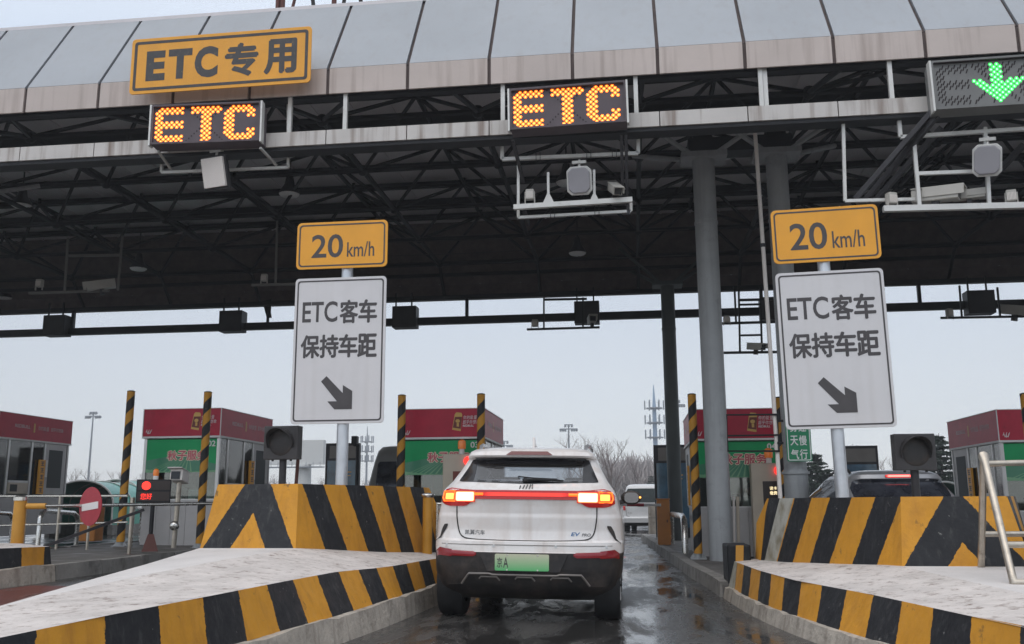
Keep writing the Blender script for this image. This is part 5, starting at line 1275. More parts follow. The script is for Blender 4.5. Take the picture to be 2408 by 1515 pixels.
for sx in (-1, 1):
    n = len(V_); V_ += [(sx*.17, -.06, .95), (sx*.22, -.12, .74), (sx*.14, -.34, .80)]; E2 += [(2, n), (n, n+1), (n+1, n+2)]; R_ += [.06, .05, .035]
    n2 = len(V_); V_ += [(sx*.13, -.41, .80)]; E2 += [(n+2, n2)]; R_ += [.028]
    for k in range(4):
        m0 = len(V_); V_ += [(sx*(.105+k*.017), -.45, .805), (sx*(.105+k*.017), -.485-.006*(k in (1, 2)), .795)]; E2 += [(n2, m0), (m0, m0+1)]; R_ += [.009, .008]
    m0 = len(V_); V_ += [(sx*.095, -.43, .80)]; E2 += [(n2, m0)]; R_ += [.01]
    n = len(V_); V_ += [(sx*.1, -.02, .46), (sx*.12, -.42, .46), (sx*.12, -.42, .06), (sx*.12, -.52, .04)]; E2 += [(0, n), (n, n+1), (n+1, n+2), (n+2, n+3)]; R_ += [.09, .07, .05, .04]
skin_body('body', V_, E2, R_, M['cloth_dark'], pr)
h_ = MB(); h_.sph((0, -.09, 1.2), .1, 14, 10, (.8, .95, 1.15)); h_.sph((0, -.19, 1.185), .018, 8, 5); h_.sph((-.08, -.085, 1.195), .022, 6, 4, (.4, 1, 1.3)); h_.sph((.08, -.085, 1.195), .022, 6, 4, (.4, 1, 1.3))
hd = h_.build('head', M['skin'], pr, smooth=60)
h_ = MB(); h_.sph((0, -.07, 1.235), .108, 14, 8, (.86, .98, .95)); h_.sph((0, -.03, 1.17), .1, 10, 8, (.85, .7, 1.1)); h_.build('hair', M['hair'], hd, smooth=60)
h_ = MB()
for sx in (-1, 1): h_.sph((sx*.033, -.178, 1.205), .011, 8, 5)
h_.bb((-.025, -.186, 1.142), (.025, -.178, 1.15)); h_.build('eyes_and_mouth', M['print_brown'], hd)

# ------------------------------------------------------------------ striped posts beside the booths
p0 = None
for px, pyb, Yp, zb, hh, lab in ((1637, 1280, 17.5, None, 2.93, 'yellow and black striped post standing left of the large grey column'),
        (1131, 0, 17.6, None, 2.95, 'striped post rising behind the white SUV roof in front of a toll booth'),
        (941, 0, 17.6, None, 2.93, 'striped post between the left lane sign and the booth beside the SUV'),
        (475, 0, 17.6, None, 3.0, 'striped post in front of booth 02, by the left crash block'),
        (290, 0, 17.6, None, 3.02, 'striped post left of booth 02, by the green barrel vaults'),
        (0, 1, 17.5, 6.86, 2.93, 'striped post cut by the right edge of the photo'),
        (0, 1, 17.8, 2.70, 2.9, 'striped post hidden behind the right lane sign and column'),
        (0, 1, 26.5, -17.55, 2.0, 'distant striped post at the edge of the far left booth')):
    x = zb if px == 0 else AY(px, 1180, Yp).x
    loc = (x, Yp, G(x)+.17)
    if p0 is None:
        p0 = thing('striped_post', lab, 'post', loc, 'yellow and black striped posts')
        b = MB(); n = 20; rows = []
        k_ = 24
        for i in range(k_+1): rows.append([(.077*math.cos(2*PI*j/n), .077*math.sin(2*PI*j/n), .1+(2.93-.1)*i/k_) for j in range(n)])
        b.grid(rows, closed=True)
        def uvf(vv):
            an = [math.atan2(v.y, v.x)/(2*PI) for v in vv]
            if max(an)-min(an) > .5: an = [a+1 if a < 0 else a for a in an]
            return [(a, -v.z/.46+.25) for a, v in zip(an, vv)]
        b.build('striped_tube', M['post_stripes'], p0, smooth=40, uvf=uvf)
        b = MB(); b.cyl((0, 0, 2.93), (0, 0, 2.945), .078, 20); b.cyl((0, 0, 2.945), (0, 0, 2.955), .05, 12); b.build('cap', M['dark_metal'], p0)
        b = MB(); b.cyl((0, 0, .03), (0, 0, .1), .06, 12); b.bb((-.14, -.1, 0), (.14, .1, .03))
        for sx in (-1, 1): b.add([(sx*.14, -.01, .03), (sx*.05, -.01, .03), (sx*.05, -.01, .14), (sx*.14, .01, .03), (sx*.05, .01, .03), (sx*.05, .01, .14)], [(0, 1, 2), (5, 4, 3), (0, 3, 4, 1), (1, 4, 5, 2), (2, 5, 3, 0)])
        b.build('foot', M['column_grey'], p0)
    else:
        q = dup(p0, loc, lab); q.scale = (1, 1, hh/2.93)

# ------------------------------------------------------------------ signals on the crash blocks
mat('signal_grey', (.042, .039, .04), .5, .1, var=.2)
sg0 = None
for px, py, Yp, zt, lab, yw in ((660, 1041, 11.2, 1.335, 'unlit square traffic signal with a round hood on the left crash block', R(-4)), (2153, 1063, 11.2, 1.165, 'unlit square traffic signal with a round hood on the right crash block', R(3))):
    P = AY(px, py, Yp)
    t = thing('traffic_signal', lab, 'signal', (P.x, P.y, zt), 'traffic signals on the crash blocks', rot=(0, 0, yw))
    h = P.z-zt
    b = MB(); b.bb((-.225, 0, h-.205), (.225, .14, h+.205)); b.build('housing', M['signal_grey'], t, bevel=.008)
    b = MB(); b.lathe((0, 0, h), [(.165, 0), (.165, -.1), (.158, -.1), (.155, -.0)], 28, 'y')
    vis = MB(); rows = []
    for j in range(19):
        a = PI*(-.12+1.24*j/18); d_ = .05+.13*max(0, math.sin(a))
        rows.append([(.172*math.cos(a), 0, h+.172*math.sin(a)), (.172*math.cos(a), -d_, h+.172*math.sin(a)), (.165*math.cos(a), -d_, h+.165*math.sin(a)), (.165*math.cos(a), -.001, h+.165*math.sin(a))])
    vis.grid(rows); vis.build('hood', M['signal_grey'], t, smooth=40)
    b = MB(); b.sph((0, .0, h), .16, 20, 8, (1, .14, 1)); b.build('lens', M['black_plastic'], t, smooth=60)
    b = MB(); b.cyl((0, .09, -.3), (0, .09, h-.19), .045, 12); b.build('pole', M['dark_metal'], t, smooth=40)
    b = MB()
    for x in (-.12, .12): b.cyl((x, .05, h-.225), (x, .05, h-.2), .015, 8)
    b.build('bolt', M['dark_metal'], t)
P = AY(695, 1100, 11.6); b = MB(); b.cyl((P.x, 11.6, 1.0), (P.x+.03, 11.6, 1.75), .022, 8); tag(b.build('conduit_pipe', M['rust_red']), 'thin brown pipe just right of the left unlit signal', 'pipe')

# yellow gate post with steel cap behind the left crash block
P = AY(1006, 1160, 11.9); t = thing('gate_post', 'worn yellow gate post with a steel cap beside the SUV tail light', 'post', (P.x, 11.9, .2))
b = MB(); b.cyl((0, 0, 0), (0, 0, 1.0), .062, 20); b.build('tube', M['yellow_paint'], t, smooth=40)
b = MB(); b.lathe((0, 0, 0), [(0, 1.06), (.05, 1.055), (.085, 1.045), (.09, 1.03), (.075, 1.01), (.063, 1.0)], 20); b.build('cap', M['stainless'], t, smooth=50)
b = MB(); b.cyl((0, .6, .92), (1.3, .6, .93), .02, 10); b.cyl((0, .6, .0), (0, .6, .92), .02, 8); b.build('rail', M['stainless'], t, smooth=40)

# ------------------------------------------------------------------ left: gate bar, fee display, camera pole, handrails
gx, gy = -8.63, 12.6
t = thing('swing_gate', 'yellow gate post with a closed steel bar carrying a round no entry sign', 'gate', (gx, gy, .5))
b = MB(); b.cyl((0, 0, 0), (0, 0, .72), .085, 20); b.build('gate_post', M['yellow_paint'], t, smooth=40)
b = MB(); b.lathe((0, 0, 0), [(.086, .7), (.095, .7), (.095, .75), (.06, .77), (0, .77)], 20); b.build('cap', M['stainless'], t, smooth=40)
b = MB(); b.cyl((.1, 0, .62), (.36, .05, .62), .042, 12); b.build('arm_sleeve', M['yellow_paint'], t, smooth=40)
b = MB(); b.cyl((.34, .05, .62), (2.55, 3.0, .66), .027, 12); b.build('gate_bar', M['stainless'], t, smooth=40)
b = MB(); b.tube([(.3, 0, .02), (1.35, .95, .56)], .03, 4); b.build('diagonal_brace', M['dark_metal'], t)
b = MB(); b.bb((-.35, -.2, .0), (.35, .25, .05)); b.prism([(-.16, -.0), (-.1, -.28), (-.03, -.2), (.03, -.2), (.1, -.28), (.16, 0)], -.12, .1); b.build('base_plate', M['yellow_paint'], t)
P = AY(212, 1191, 12.95)
d = thing('no_entry_sign', 'round red no entry disc with a white bar hung on the steel gate bar', 'sign', P, rot=(0, R(-6), R(-27)))
b = MB(); b.cyl((0, 0, 0), (0, .012, 0), .275, 36); b.build('disc', M['red_disc'], d, smooth=40)
b = MB(); b.bb((-.2, -.006, -.05), (.2, -.0005, .05)); b.build('white_bar', M['print_white'], d)
b = MB(); b.bb((-.03, .0125, -.06), (.03, .06, .06)); b.build('clamp', M['stainless'], d)

def Zs(x): return G(x)+.17
P = AZ(352, 1297, Zs(-8.8)+.06)
t = thing('fee_display', 'black fee display with a lit red disc and red characters in front of booth 02', 'display', (P.x, P.y, P.z))
sc = P.y/2214.
W_, H_, zc = 80*sc, 56*sc, (1297-1153)*sc; t.rotation_euler = (0, 0, R(28))
b = MB(); b.bb((-W_/2, 0, zc-H_/2), (W_/2, .14, zc+H_/2)); b.build('housing', M['dark_steel'], t, bevel=.01)
b = MB(); b.bb((-W_/2+.02, -.004, zc+.02), (W_/2-.02, -.001, zc+H_/2-.02)); b.bb((-W_/2+.02, -.004, zc-H_/2+.03), (W_/2-.02, -.001, zc-.01)); b.build('screen', M['screen_dark'], t)
b = MB(); b.cyl((-W_*.22, -.01, zc+H_*.23), (-W_*.22, -.006, zc+H_*.23), .07, 24); b.build('lit_disc', M['led_red'], t)
b = MB(); text(b, '您好', -W_*.37, zc-H_*.36, W_*.33, H_*.26, -.006, per=True); b.build('lit_characters', M['led_red'], t)
b = MB(); b.cyl((.0, .07, 0), (.0, .07, zc-H_/2), .035, 10); b.build('pole', M['dark_steel'], t)
b = MB(); b.add([(-.13, -.05, 0), (.13, -.05, 0), (.13, .19, 0), (-.13, .19, 0), (-.045, .03, .28), (.045, .03, .28), (.045, .11, .28), (-.045, .11, .28)], [(0, 1, 5, 4), (1, 2, 6, 5), (2, 3, 7, 6), (3, 0, 4, 7), (4, 5, 6, 7)]); b.build('foot', M['rust_red'], t)
b = MB(); b.cyl((.02, .07, zc+H_/2), (.02, .07, zc+H_/2+.06), .045, 12); b.build('beacon_base', M['print_white'], t)
b = MB(); b.lathe((.02, .07, zc+H_/2+.06), [(.045, 0), (.05, .05), (.045, .1), (.02, .12), (0, .122)], 14); b.build('beacon', M['beacon'], t, smooth=40)

P = AZ(408, 1289, Zs(-8.8)+.06); sc = P.y/2214.
t = thing('camera_pole', 'slim steel pole with white boxed camera and round lamp before booth 02', 'camera pole', P)
b = MB(); b.cyl((0, 0, 0), (.04, 0, 1.2), .045, 12); b.build('pole', M['old_stainless'], t, smooth=40)
b = MB(); z = (1290-1120)*sc; b.box((.06, -.05, z), (.22, .42, .2), (R(-8), 0, R(10))); b.box((.055, -.1, z+.12), (.26, .5, .02), (R(-8), 0, R(10))); co = b.build('camera_housing', M['antenna_white'], t, bevel=.01)
b = MB(); b.box((.09, -.27, z+.02), (.16, .01, .14), (R(-8), 0, R(10))); b.build('lens_window', M['lens'], co)
b = MB(); z = (1290-1237)*sc; b.lathe((.02, -.03, z), [(.0, -.09), (.05, -.085), (.085, -.05), (.085, 0), (0, 0)], 18, 'y'); b.build('round_lamp', M['stainless'], t, smooth=50)

t = thing('handrail', 'stainless handrail on the far left island slab behind the gate', 'handrail', AZ(140, 1300, Zs(-9.9)))
def hz(x, y): return AY(x, y, 16.2)
b = MB(); b.cyl(hz(-40, 1167), hz(300, 1166), .026, 8); b.build('top_rail', M['stainless'], t, True, smooth=40)
b = MB(); b.cyl(hz(-40, 1237), hz(300, 1228), .02, 8); b.build('mid_rail', M['stainless'], t, True, smooth=40)
for px in (65, 142, 214):
    b = MB(); a = hz(px, 1166); b.cyl((a.x, a.y, a.z), (a.x, a.y, Zs(a.x)), .024, 8); b.build('upright', M['old_stainless'], t, True, smooth=40)
t = thing('rail_post', 'single stainless post left of the fee display', 'post', AZ(303, 1306, Zs(-8.5)))
b = MB(); b.cyl((0, 0, 0), (0, 0, .62), .03, 10); b.cyl((0, 0, .62), (0, 0, .95), .04, 10); b.build('tube', M['old_stainless'], t, smooth=40)
b = MB(); b.bb((-.09, -.09, 0), (.09, .09, .02)); b.build('foot', M['rust_red'], t)
def hoop(label, pa, pb, h, r=.045, grp='stainless guard hoops'):
    t = thing('guard_hoop', label, 'guard hoop', (pa+pb)/2, grp)
    b = MB(); z = Vector((0, 0, 1)); d_ = (pb-pa)
    pts = [pa-z*.05, pa+z*(h-.16), pa+z*(h-.05)+d_*.04, pa+z*h+d_*.13, pb+z*h-d_*.13, pb+z*(h-.05)-d_*.04, pb+z*(h-.16), pb-z*.05]
    b.tube(pts, r, 12); b.build('hoop_tube', M['stainless'], t, True, smooth=60); return t
def zq(x, y, X): return AZ(x, y, G(X)+.17)
hoop('stainless guard hoop standing left of the round no entry sign', AY(88, 1290, 17.4), AY(178, 1290, 19), .72)
hoop('stainless guard hoop cut by the left edge of the photo', AY(-60, 1292, 17.4), AY(24, 1292, 18.5), .72)
hoop('stainless guard hoop behind the single post left of the fee display', AY(306, 1285, 17.6), AY(330, 1280, 19.4), .75)
hoop('stainless guard hoop by the kerb left of the striped post near the grey column', zq(1612, 1303, 1), zq(1580, 1280, .9), .72, .06)

def cab(label, px, py, Yp, w_, h_, m, name='barrier_machine', cat='barrier machine'):
    P = AY(px, py, Yp); t = thing(name, label, cat, (P.x, Yp, G(P.x)+.17))
    b = MB(); b.bb((-w_/2, 0, 0), (w_/2, .35, h_)); b.build('cabinet', m, t, bevel=.025)
    b = MB(); b.bb((-w_/2-.015, -.015, h_), (w_/2+.015, .365, h_+.03)); b.build('lid', m, t, bevel=.008)
    b = MB(); b.bb((-w_/2+.04, -.006, .1), (w_/2-.04, -.001, h_-.1)); o = b.build('door', m, t, bevel=.004)
    b = MB(); b.bb((w_/2-.08, -.014, h_*.5), (w_/2-.06, -.0065, h_*.56)); b.build('lock', M['dark_metal'], o)
    return t
c_ = cab('orange barrier machine at the lane edge beside the dark far column', 1561, 1230, 23.0, .30, 1.05, M['orange_metal'])
b = MB(); b.tube([(-.05, -.05, .93), (-3.4, -.05, .96)], .035, 8); bo = b.build('boom', M['print_white'], c_, smooth=40)
b = MB()
for i in range(4): b.cyl((-.45-i*.85, -.05, .934+.0085*i), (-.45-i*.85-.4, -.05, .938+.0085*i), .037, 10)
b.build('red_band', M['red_disc'], bo)
cab('orange barrier machine behind the round no entry sign', 206, 1220, 19.6, .38, .75, M['orange_metal'])
P = AZ(1541, 1251, .12); t = thing('concrete_block', 'pale concrete block on the island end left of the orange barrier machine', 'block', (P.x, P.y, G(P.x)))
b = MB(); b.bb((-.22, 0, 0), (.4, .8, 1.05)); b.build('block', M['kerb_concrete'], t, bevel=.03)
b = MB(); b.bb((-.23, -.01, .62), (.41, .81, .65)); b.build('groove_band', M['concrete'], t)

# booth-side readers with beacons
for px, py, Yp, lab, lit in ((1806, 1128, 17.95, 'cream card reader box with a lit screen beside booth 04', True), (1077, 1128, 17.9, 'cream card reader box with a brown screen left of the SUV tail light', False)):
    P = AY(px, py, Yp); t = thing('card_reader', lab, 'card reader', (P.x, Yp, G(P.x)+.17))
    h = 1.72 if lit else 1.85
    b = MB(); b.bb((-.3, 0, 0), (.28, .25, h)); b.build('cabinet', M['cream_box'], t, bevel=.02)
    b = MB(); b.bb((-.1, -.006, h-.85), (.24, -.001, h-.33)); s_ = b.build('screen', M['screen_dark'] if lit else M['print_brown'], t)
    if lit:
        b = MB(); text(b, '读卡', .02, 1.23, .13, .065, -.0085, per=True); text(b, '缴费', .02, 1.145, .13, .065, -.0085, per=True); b.build('lit_characters', M['led_warm'], s_)
    b = MB(); x = .05; b.cyl((x, .12, h), (x, .12, h+.1), .05, 12); b.build('beacon_base', M['print_white'], t)
    b = MB(); b.lathe((x, .12, h+.1), [(.075, 0), (.08, .08), (.075, .15), (.03, .18), (0, .18)], 14); b.build('beacon', M['beacon'], t, smooth=40)
    b = MB(); b.cyl((.2, -.05, h-.14), (.2, -.02, h-.14), .085, 16); b.build('lit_lamp', M['led_red'], t)

# tall thin pole with an empty sign frame
P = AY(1836, 1160, 15.6); t = thing('tall_pole', 'tall thin beige pole with an empty black sign frame beside the grey column', 'pole', (P.x, 15.6, G(P.x)+.15))
b = MB(); q = AY(1779, 372, 15.6); b.tube([(P.x, 15.6, G(P.x)+.1), (P.x*.6+q.x*.4, 15.6, 3.2), (q.x, 15.6, 7.4)], .034, 10); b.build('pole', M['antenna_white'], t, True, smooth=40)
b = MB(); b.cyl((q.x+.02, 15.6, 5.3), (q.x+.02, 15.6, 5.36), .045, 10); b.build('clamp', M['dark_metal'], t, True)
b = MB(); f_ = lambda x, y: AY(x, y, 15.55)
b.tube([f_(1709, 976), f_(1828, 975), f_(1832, 1061), f_(1712, 1061)], .016, 6, close=True); b.tube([f_(1711, 1025), f_(1830, 1023)], .014, 6)
for y in (990, 1042): b.tube([f_(1828, y), f_(1842, y)], .02, 6)
b.build('sign_frame', M['dark_steel'], t, True)

# green fog warning sign on the right column
a, c = AY(1845, 950, 16.85), AY(1909, 1085, 16.85); w_, h_ = c.x-a.x+.02, a.z-c.z
t = thing('warning_sign', 'green sign with white characters on the column behind the right lane sign', 'sign', ((a.x+c.x)/2, 16.85, c.z))
b = MB(); b.prism(rrect(w_, h_, .03, 4, 0, h_/2), -.012, .012); o = b.build('board', M['sign_green'], t)
b = MB(); ring(b, rrect(w_-.03, h_-.03, .03, 4, 0, h_/2), rrect(w_-.06, h_-.06, .02, 4, 0, h_/2), -.0155, -.0125); b.build('border', M['letter_white'], o)
b = MB()
for i, ch in enumerate('大雾天气'): textb(b, ch, -w_/2+.07, h_-.25-i*.235, .125, .165, -.014, .003)
for i, ch in enumerate('减速慢行'): textb(b, ch, w_/2-.2, h_-.25-i*.235, .125, .165, -.014, .003)
b.build('lettering', M['letter_white'], o)
b = MB()
for z in (.2, .75): b.bb((-.1, .013, z-.02), (.1, .16, z+.02)); 
b.build('bracket', M['stainless'], t)

# thin pipes beside the column
t = thing('conduit_pipe', 'pair of thin tan pipes standing right of the big grey column', 'pipe', zq(1737, 1272, 2))
b = MB(); b.cyl(AY(1737, 1275, 17.6), AY(1734, 1168, 17.6), .03, 8); b.build('pipe', M['cream_box'], t, True); b = MB(); b.cyl(AY(1727, 1275, 17.6), AY(1725, 1168, 17.6), .02, 8); b.build('pipe', M['antenna_white'], t, True)

# trestle frame on the right white nose
t = thing('trestle_frame', 'worn stainless A-shaped trestle standing on the right white concrete nose', 'trestle', (2.7, 7.5, .46))
A1, A2 = AZ(2308, 1349, .47), AZ(2385, 1381, .47); T1 = AY(2313, 1074, (A1.y+A2.y)/2)
dx = Vector((1.25, .12, 0)); b = MB()
up = Vector((0, 0, 1)); f1 = A1+up*.03; f2 = A2+up*.03; tp = T1
b.tube([f1+dx, f1+up*.0, f1.lerp(tp, .06)+Vector((-.0, 0, 0)), f1.lerp(tp, .96), tp, f2.lerp(tp, .95), f2.lerp(tp, .08), f2+up*.0, f2+dx], .03, 10); b.build('near_frame', M['old_stainless'], t, True, smooth=60)
for a_, b_ in ((tp-up*.06, tp-up*.04+dx), (f1.lerp(tp, .33), f1.lerp(tp, .33)+dx), (f2.lerp(tp, .28), f2.lerp(tp, .28)+dx)): b = MB(); b.cyl(a_, b_, .026, 10); b.build('cross_rail', M['old_stainless'], t, True, smooth=60)
b = MB(); b.tube([f1+dx, f1.lerp(tp, .95)+dx, f2.lerp(tp, .95)+dx, f2+dx], .03, 10); b.build('far_frame', M['old_stainless'], t, True, smooth=60)

# advert light boxes at the tail of the islands
a0 = None
for px, lab in ((804, 'tall dark framed advert panel with a blue poster behind the left lane sign pole'), (1581, 'tall dark framed advert panel with a blue poster beside the far dark column'), (2022, 'tall dark framed advert panel with a blue poster behind the right lane sign pole')):
    P = AY(px, 1100, 28.2)
    if a0 is None:
        a0 = thing('advert_panel', lab, 'advert panel', (P.x, 28.2, G(P.x)+.15), 'advert panels on the island tails')
        b = MB(); b.bb((-.53, 0, 0), (.53, .2, 2.68)); b.build('frame', M['dark_metal'], a0, bevel=.01)
        b = MB(); b.bb((-.46, -.008, .3), (.46, -.001, 2.15)); po_ = b.build('poster', M['poster_blue'], a0)
        b = MB(); b.bb((.0, -.0115, 1.78), (.3, -.0085, 1.82)); b.bb((.04, -.0115, 1.68), (.28, -.0085, 1.71)); b.build('poster_lettering', M['print_gold'], po_)
        b = MB(); b.bb((-.4, -.006, 2.22), (.46, -.001, 2.6)); b.build('header', M['grey_trim'], a0)
    else: dup(a0, (P.x, 28.2, G(P.x)+.15), lab)
P = AY(840, 1100, 25); t = thing('slim_pole', 'slim black pole with a small camera at its top beside the left advert panel', 'pole', (P.x, 25, G(P.x)+.15))
b = MB(); b.cyl((0, 0, 0), (0, 0, 2.45), .05, 10); b.build('pole', M['dark_steel'], t); b = MB(); b.bb((-.16, -.1, 2.45), (.0, .1, 2.68)); b.bb((-.12, -.05, 2.4), (.05, .05, 2.46)); b.build('camera', M['dark_steel'], t, bevel=.02)

# green barrel vaults of the underpass
def vault(label, px0, px1, ptop, Yp, L_, sl):
    a, c = AY(px0, 1160, Yp), AY(px1, 1160, Yp); r_ = (c.x-a.x)/2; zt = AY((px0+px1)/2, ptop, Yp).z
    cx_ = (a.x+c.x)/2; zc = zt-r_*.72; g = G(cx_)
    t = thing('underpass_vault', label, 'vault', (cx_, Yp, g), 'green vaults over the underpass stairs', rot=(0, 0, R(sl)))
    sh_ = MB(); rows = [[(r_*math.cos(PI*j/16), L_*i/6, zc-g+r_*.72*math.sin(PI*j/16)) for j in range(17)] for i in range(7)]; sh_.grid(rows); sh_.build('roof_sheet', M['green_poly'], t, smooth=60)
    for i in range(4):
        rb_ = MB(); rb_.tube([(r_*1.01*math.cos(PI*j/16), L_*i/3, zc-g+r_*.73*math.sin(PI*j/16)) for j in range(17)], .03, 5); rb_.build('rib', M['white_tube'], t)
    w__ = MB(); w__.bb((-r_, .02, .3), (-r_+.02, L_, zc-g)); w__.bb((r_-.02, .02, .3), (r_, L_, zc-g)); w__.bb((-r_+.02, L_-.03, .3), (r_-.02, L_, zc-g)); w__.build('side_wall', M['green_poly'], t)
    w__ = MB(); w__.bb((-r_-.05, .0, 0), (-r_+.1, L_, .3)); w__.bb((r_-.1, 0, 0), (r_+.05, L_, .3)); w__.build('plinth', M['concrete'], t)
    for y in (0, L_/3, 2*L_/3): 
        for sx in (-1, 1): q = MB(); q.bb((sx*r_-.02, y-.02, .3), (sx*r_+.02, y+.02, zc-g)); q.build('stud', M['white_tube'], t)
vault('green barrel vault with white ribs at the left, nearer one', 122, 262, 1131, 27, 4.2, 8)
vault('green barrel vault with white ribs at the left, behind the striped post', 215, 330, 1129, 30, 5, 10)
vault('dark green vault seen low between the silver SUV and the right booth', 2185, 2262, 1134, 27, 4, -4)
# ------------------------------------------------------------------ far background
mat('bark', (.16, .13, .12), .9, var=.2)
mat('twig', (.24, .2, .19), .9)
mat('needles', (.028, .045, .03), .8, var=.3)
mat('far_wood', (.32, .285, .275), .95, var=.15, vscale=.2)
mat('mast_grey', (.2, .22, .25), .5, .3)
mat('tower_blue', (.25, .36, .5), .5)
mat('board_pale', (.6, .6, .58), .6)
def branch(mb, tw, p, d, l, r, lev, rnd, spread=.55):
    n = 3; pts = [p]; dd = d.copy()
    for i in range(n):
        dd = (dd+Vector((rnd.uniform(-1, 1), rnd.uniform(-1, 1), rnd.uniform(-.3, .6)))*.13).normalized(); pts.append(pts[-1]+dd*l/n)
    (mb if lev < 2 else tw).tube(pts, [r*(1-.55*i/n) for i in range(n+1)], 6 if lev == 0 else 4 if lev < 2 else 3, cap=False)
    if lev >= 4: return
    k = (6, 5, 4, 3)[lev]
    for i in range(k):
        f = .35+.65*(i+rnd.random()*.6)/k if lev else .3+.7*(i+.4)/k; j = min(int(f*n), n-1); q = pts[j].lerp(pts[j+1], f*n-j)
        ax = Vector((rnd.uniform(-1, 1), rnd.uniform(-1, 1), rnd.uniform(-.1, .5))).normalized(); nd_ = (dd*(1-spread)+ax*spread+Vector((0, 0, .22))).normalized()
        branch(mb, tw, q, nd_, l*rnd.uniform(.42, .62), r*.45, lev+1, rnd, spread)
protos = []
for s_ in (3, 8, 15):
    rnd = random.Random(s_); mb, tw = MB(), MB(); branch(mb, tw, Vector((0, 0, 0)), Vector((0, 0, 1)), 4.6, .13, 0, rnd)
    protos.append((mb, tw))
def bare_tree(i, label, loc, sc, rz):
    mb, tw = protos[i]
    t = thing('bare_tree', label, 'tree', loc, 'leafless winter trees'); t.rotation_euler = (0, 0, rz); t.scale = (sc, sc, sc)
    if i not in _tm:
        a = mb.build('trunk', M['bark'], t); b = tw.build('crown', M['twig'], t, fix=False); _tm[i] = (a, b)
    else:
        for o in _tm[i]: c = o.copy(); C.objects.link(c); c.parent = t
    return t
_tm = {}
LBL = ['tall leafless tree just right of the light mast behind the white SUV', 'leafless tree with a straight trunk left of the advert panel', 'small leafless tree between the SUV mirror and the wood', 'leafless tree with a bird nest right of the right sign pole', 'leafless tree behind the green vaults, nearest the light mast', 'leafless tree behind the green vaults, leftmost', 'leafless tree behind the second green vault', 'leafless tree just left of booth 02', 'leafless tree low behind the unlit left signal', 'leafless tree right of the billboard column', 'leafless tree close behind the SUV roof rail', 'leafless tree at the wood edge by the blue mast']
for (i, px, top, Y, rz), lb in zip([(0, 1375, 1003, 75, .3), (1, 1445, 1005, 70, 1.2), (2, 1412, 1040, 90, 2), (1, 2095, 1052, 60, 4), (0, 215, 1095, 110, 1), (2, 172, 1098, 115, 3), (1, 268, 1092, 110, 5), (0, 335, 1085, 120, 2.2), (2, 650, 1112, 140, .6), (1, 765, 1110, 140, 1.9), (2, 1350, 1045, 95, 3.3), (0, 1500, 1050, 100, 5.1)], LBL):
    P = AY(px, 1183, Y); h = AY(px, top, Y).z-G(P.x); bare_tree(i, lb, (P.x, Y, G(P.x)), h/7.6, rz)
nest = MB()
# far wood: one mass of twiggy crowns
w_ = MB(); rnd = random.Random(5)
def tuft(x, y, z0, h, n):
    for _ in range(n):
        a = Vector((x+rnd.gauss(0, h*.22), y+rnd.gauss(0, 2), z0+h*rnd.uniform(.1, .75))); b = a+Vector((rnd.gauss(0, .5), rnd.gauss(0, .5), rnd.uniform(.5, 1.3)))*h*.2
        w_.tube([a, b], [h*.012, h*.003], 3, cap=False)
for k in range(46):
    px = rnd.uniform(1425, 1560); Y = rnd.uniform(120, 170); P = AY(px, 1183, Y); top = 1062+rnd.uniform(-8, 30)-max(0, (px-1500))*.05
    h = AY(px, top, Y).z-G(P.x); tuft(P.x, Y, G(P.x), h, 95)
for k in range(130):
    px = rnd.uniform(-60, 1420); Y = rnd.uniform(190, 260); P = AY(px, 1183, Y); h = AY(px, 1128+rnd.uniform(-12, 22), Y).z-G(P.x); tuft(P.x, Y, G(P.x), h, 30)
for k in range(60):
    px = rnd.uniform(1560, 2500); Y = rnd.uniform(150, 240); P = AY(px, 1183, Y); h = AY(px, 1110+rnd.uniform(-14, 22), Y).z-G(P.x); tuft(P.x, Y, G(P.x), h, 40)
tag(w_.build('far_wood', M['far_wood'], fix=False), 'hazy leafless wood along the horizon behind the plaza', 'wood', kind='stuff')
hd_ = MB()
for i in range(40):
    x = -330+i*16; hd_.sph((x, 265+rnd.uniform(-8, 8), G(x)), 9, 10, 6, (1.2, .5, rnd.uniform(.55, .85)))
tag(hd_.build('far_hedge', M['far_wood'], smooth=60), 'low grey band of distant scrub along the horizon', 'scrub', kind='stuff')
# cedars
def cedar(label, px, top, Y, wd, seed, dens=1.0):
    rnd = random.Random(seed); P = AY(px, 1183, Y); g = G(P.x); h = AY(px, top, Y).z-g
    t = thing('cedar_tree', label, 'tree', (P.x, Y, g), 'dark cedars at the right'); b = MB(); b.tube([(0, 0, 0), (0, 0, h*.98)], [h*.028, .01], 7); b.build('trunk', M['bark'], t)
    f = MB(); lays = int(16*dens)
    for i in range(lays):
        z = h*(.12+.86*i/lays); rr = wd*(1-(i/lays)**1.25)*rnd.uniform(.75, 1.15)+.1
        for k in range(12):
            a = rnd.uniform(0, 2*PI); L_ = rr*rnd.uniform(.6, 1.05); d = Vector((math.cos(a), math.sin(a), rnd.uniform(-.05, .22)))
            for q in range(int(26*L_/wd)+8):
                s_ = rnd.uniform(.15, 1)*L_; c_ = d*s_+Vector((0, 0, z-.10*s_*s_/max(rr, .1))) + Vector((rnd.gauss(0, .09), rnd.gauss(0, .09), rnd.gauss(0, .03)))*wd*.4
                for e_ in range(3):
                    u = Vector((rnd.gauss(0, 1), rnd.gauss(0, 1), rnd.gauss(0, .35))).normalized()*wd*.10; v = Vector((rnd.gauss(0, 1), rnd.gauss(0, 1), rnd.gauss(0, .5))).normalized()*wd*.03
                    f.add([c_-u*.5-v, c_-u*.5+v, c_+u*.6], [(0, 1, 2)])
    f.build('crown', M['needles'], t, fix=False); return t
cedar('broad dark cedar behind the green column sign', 1925, 1060, 55, 2.3, 1)
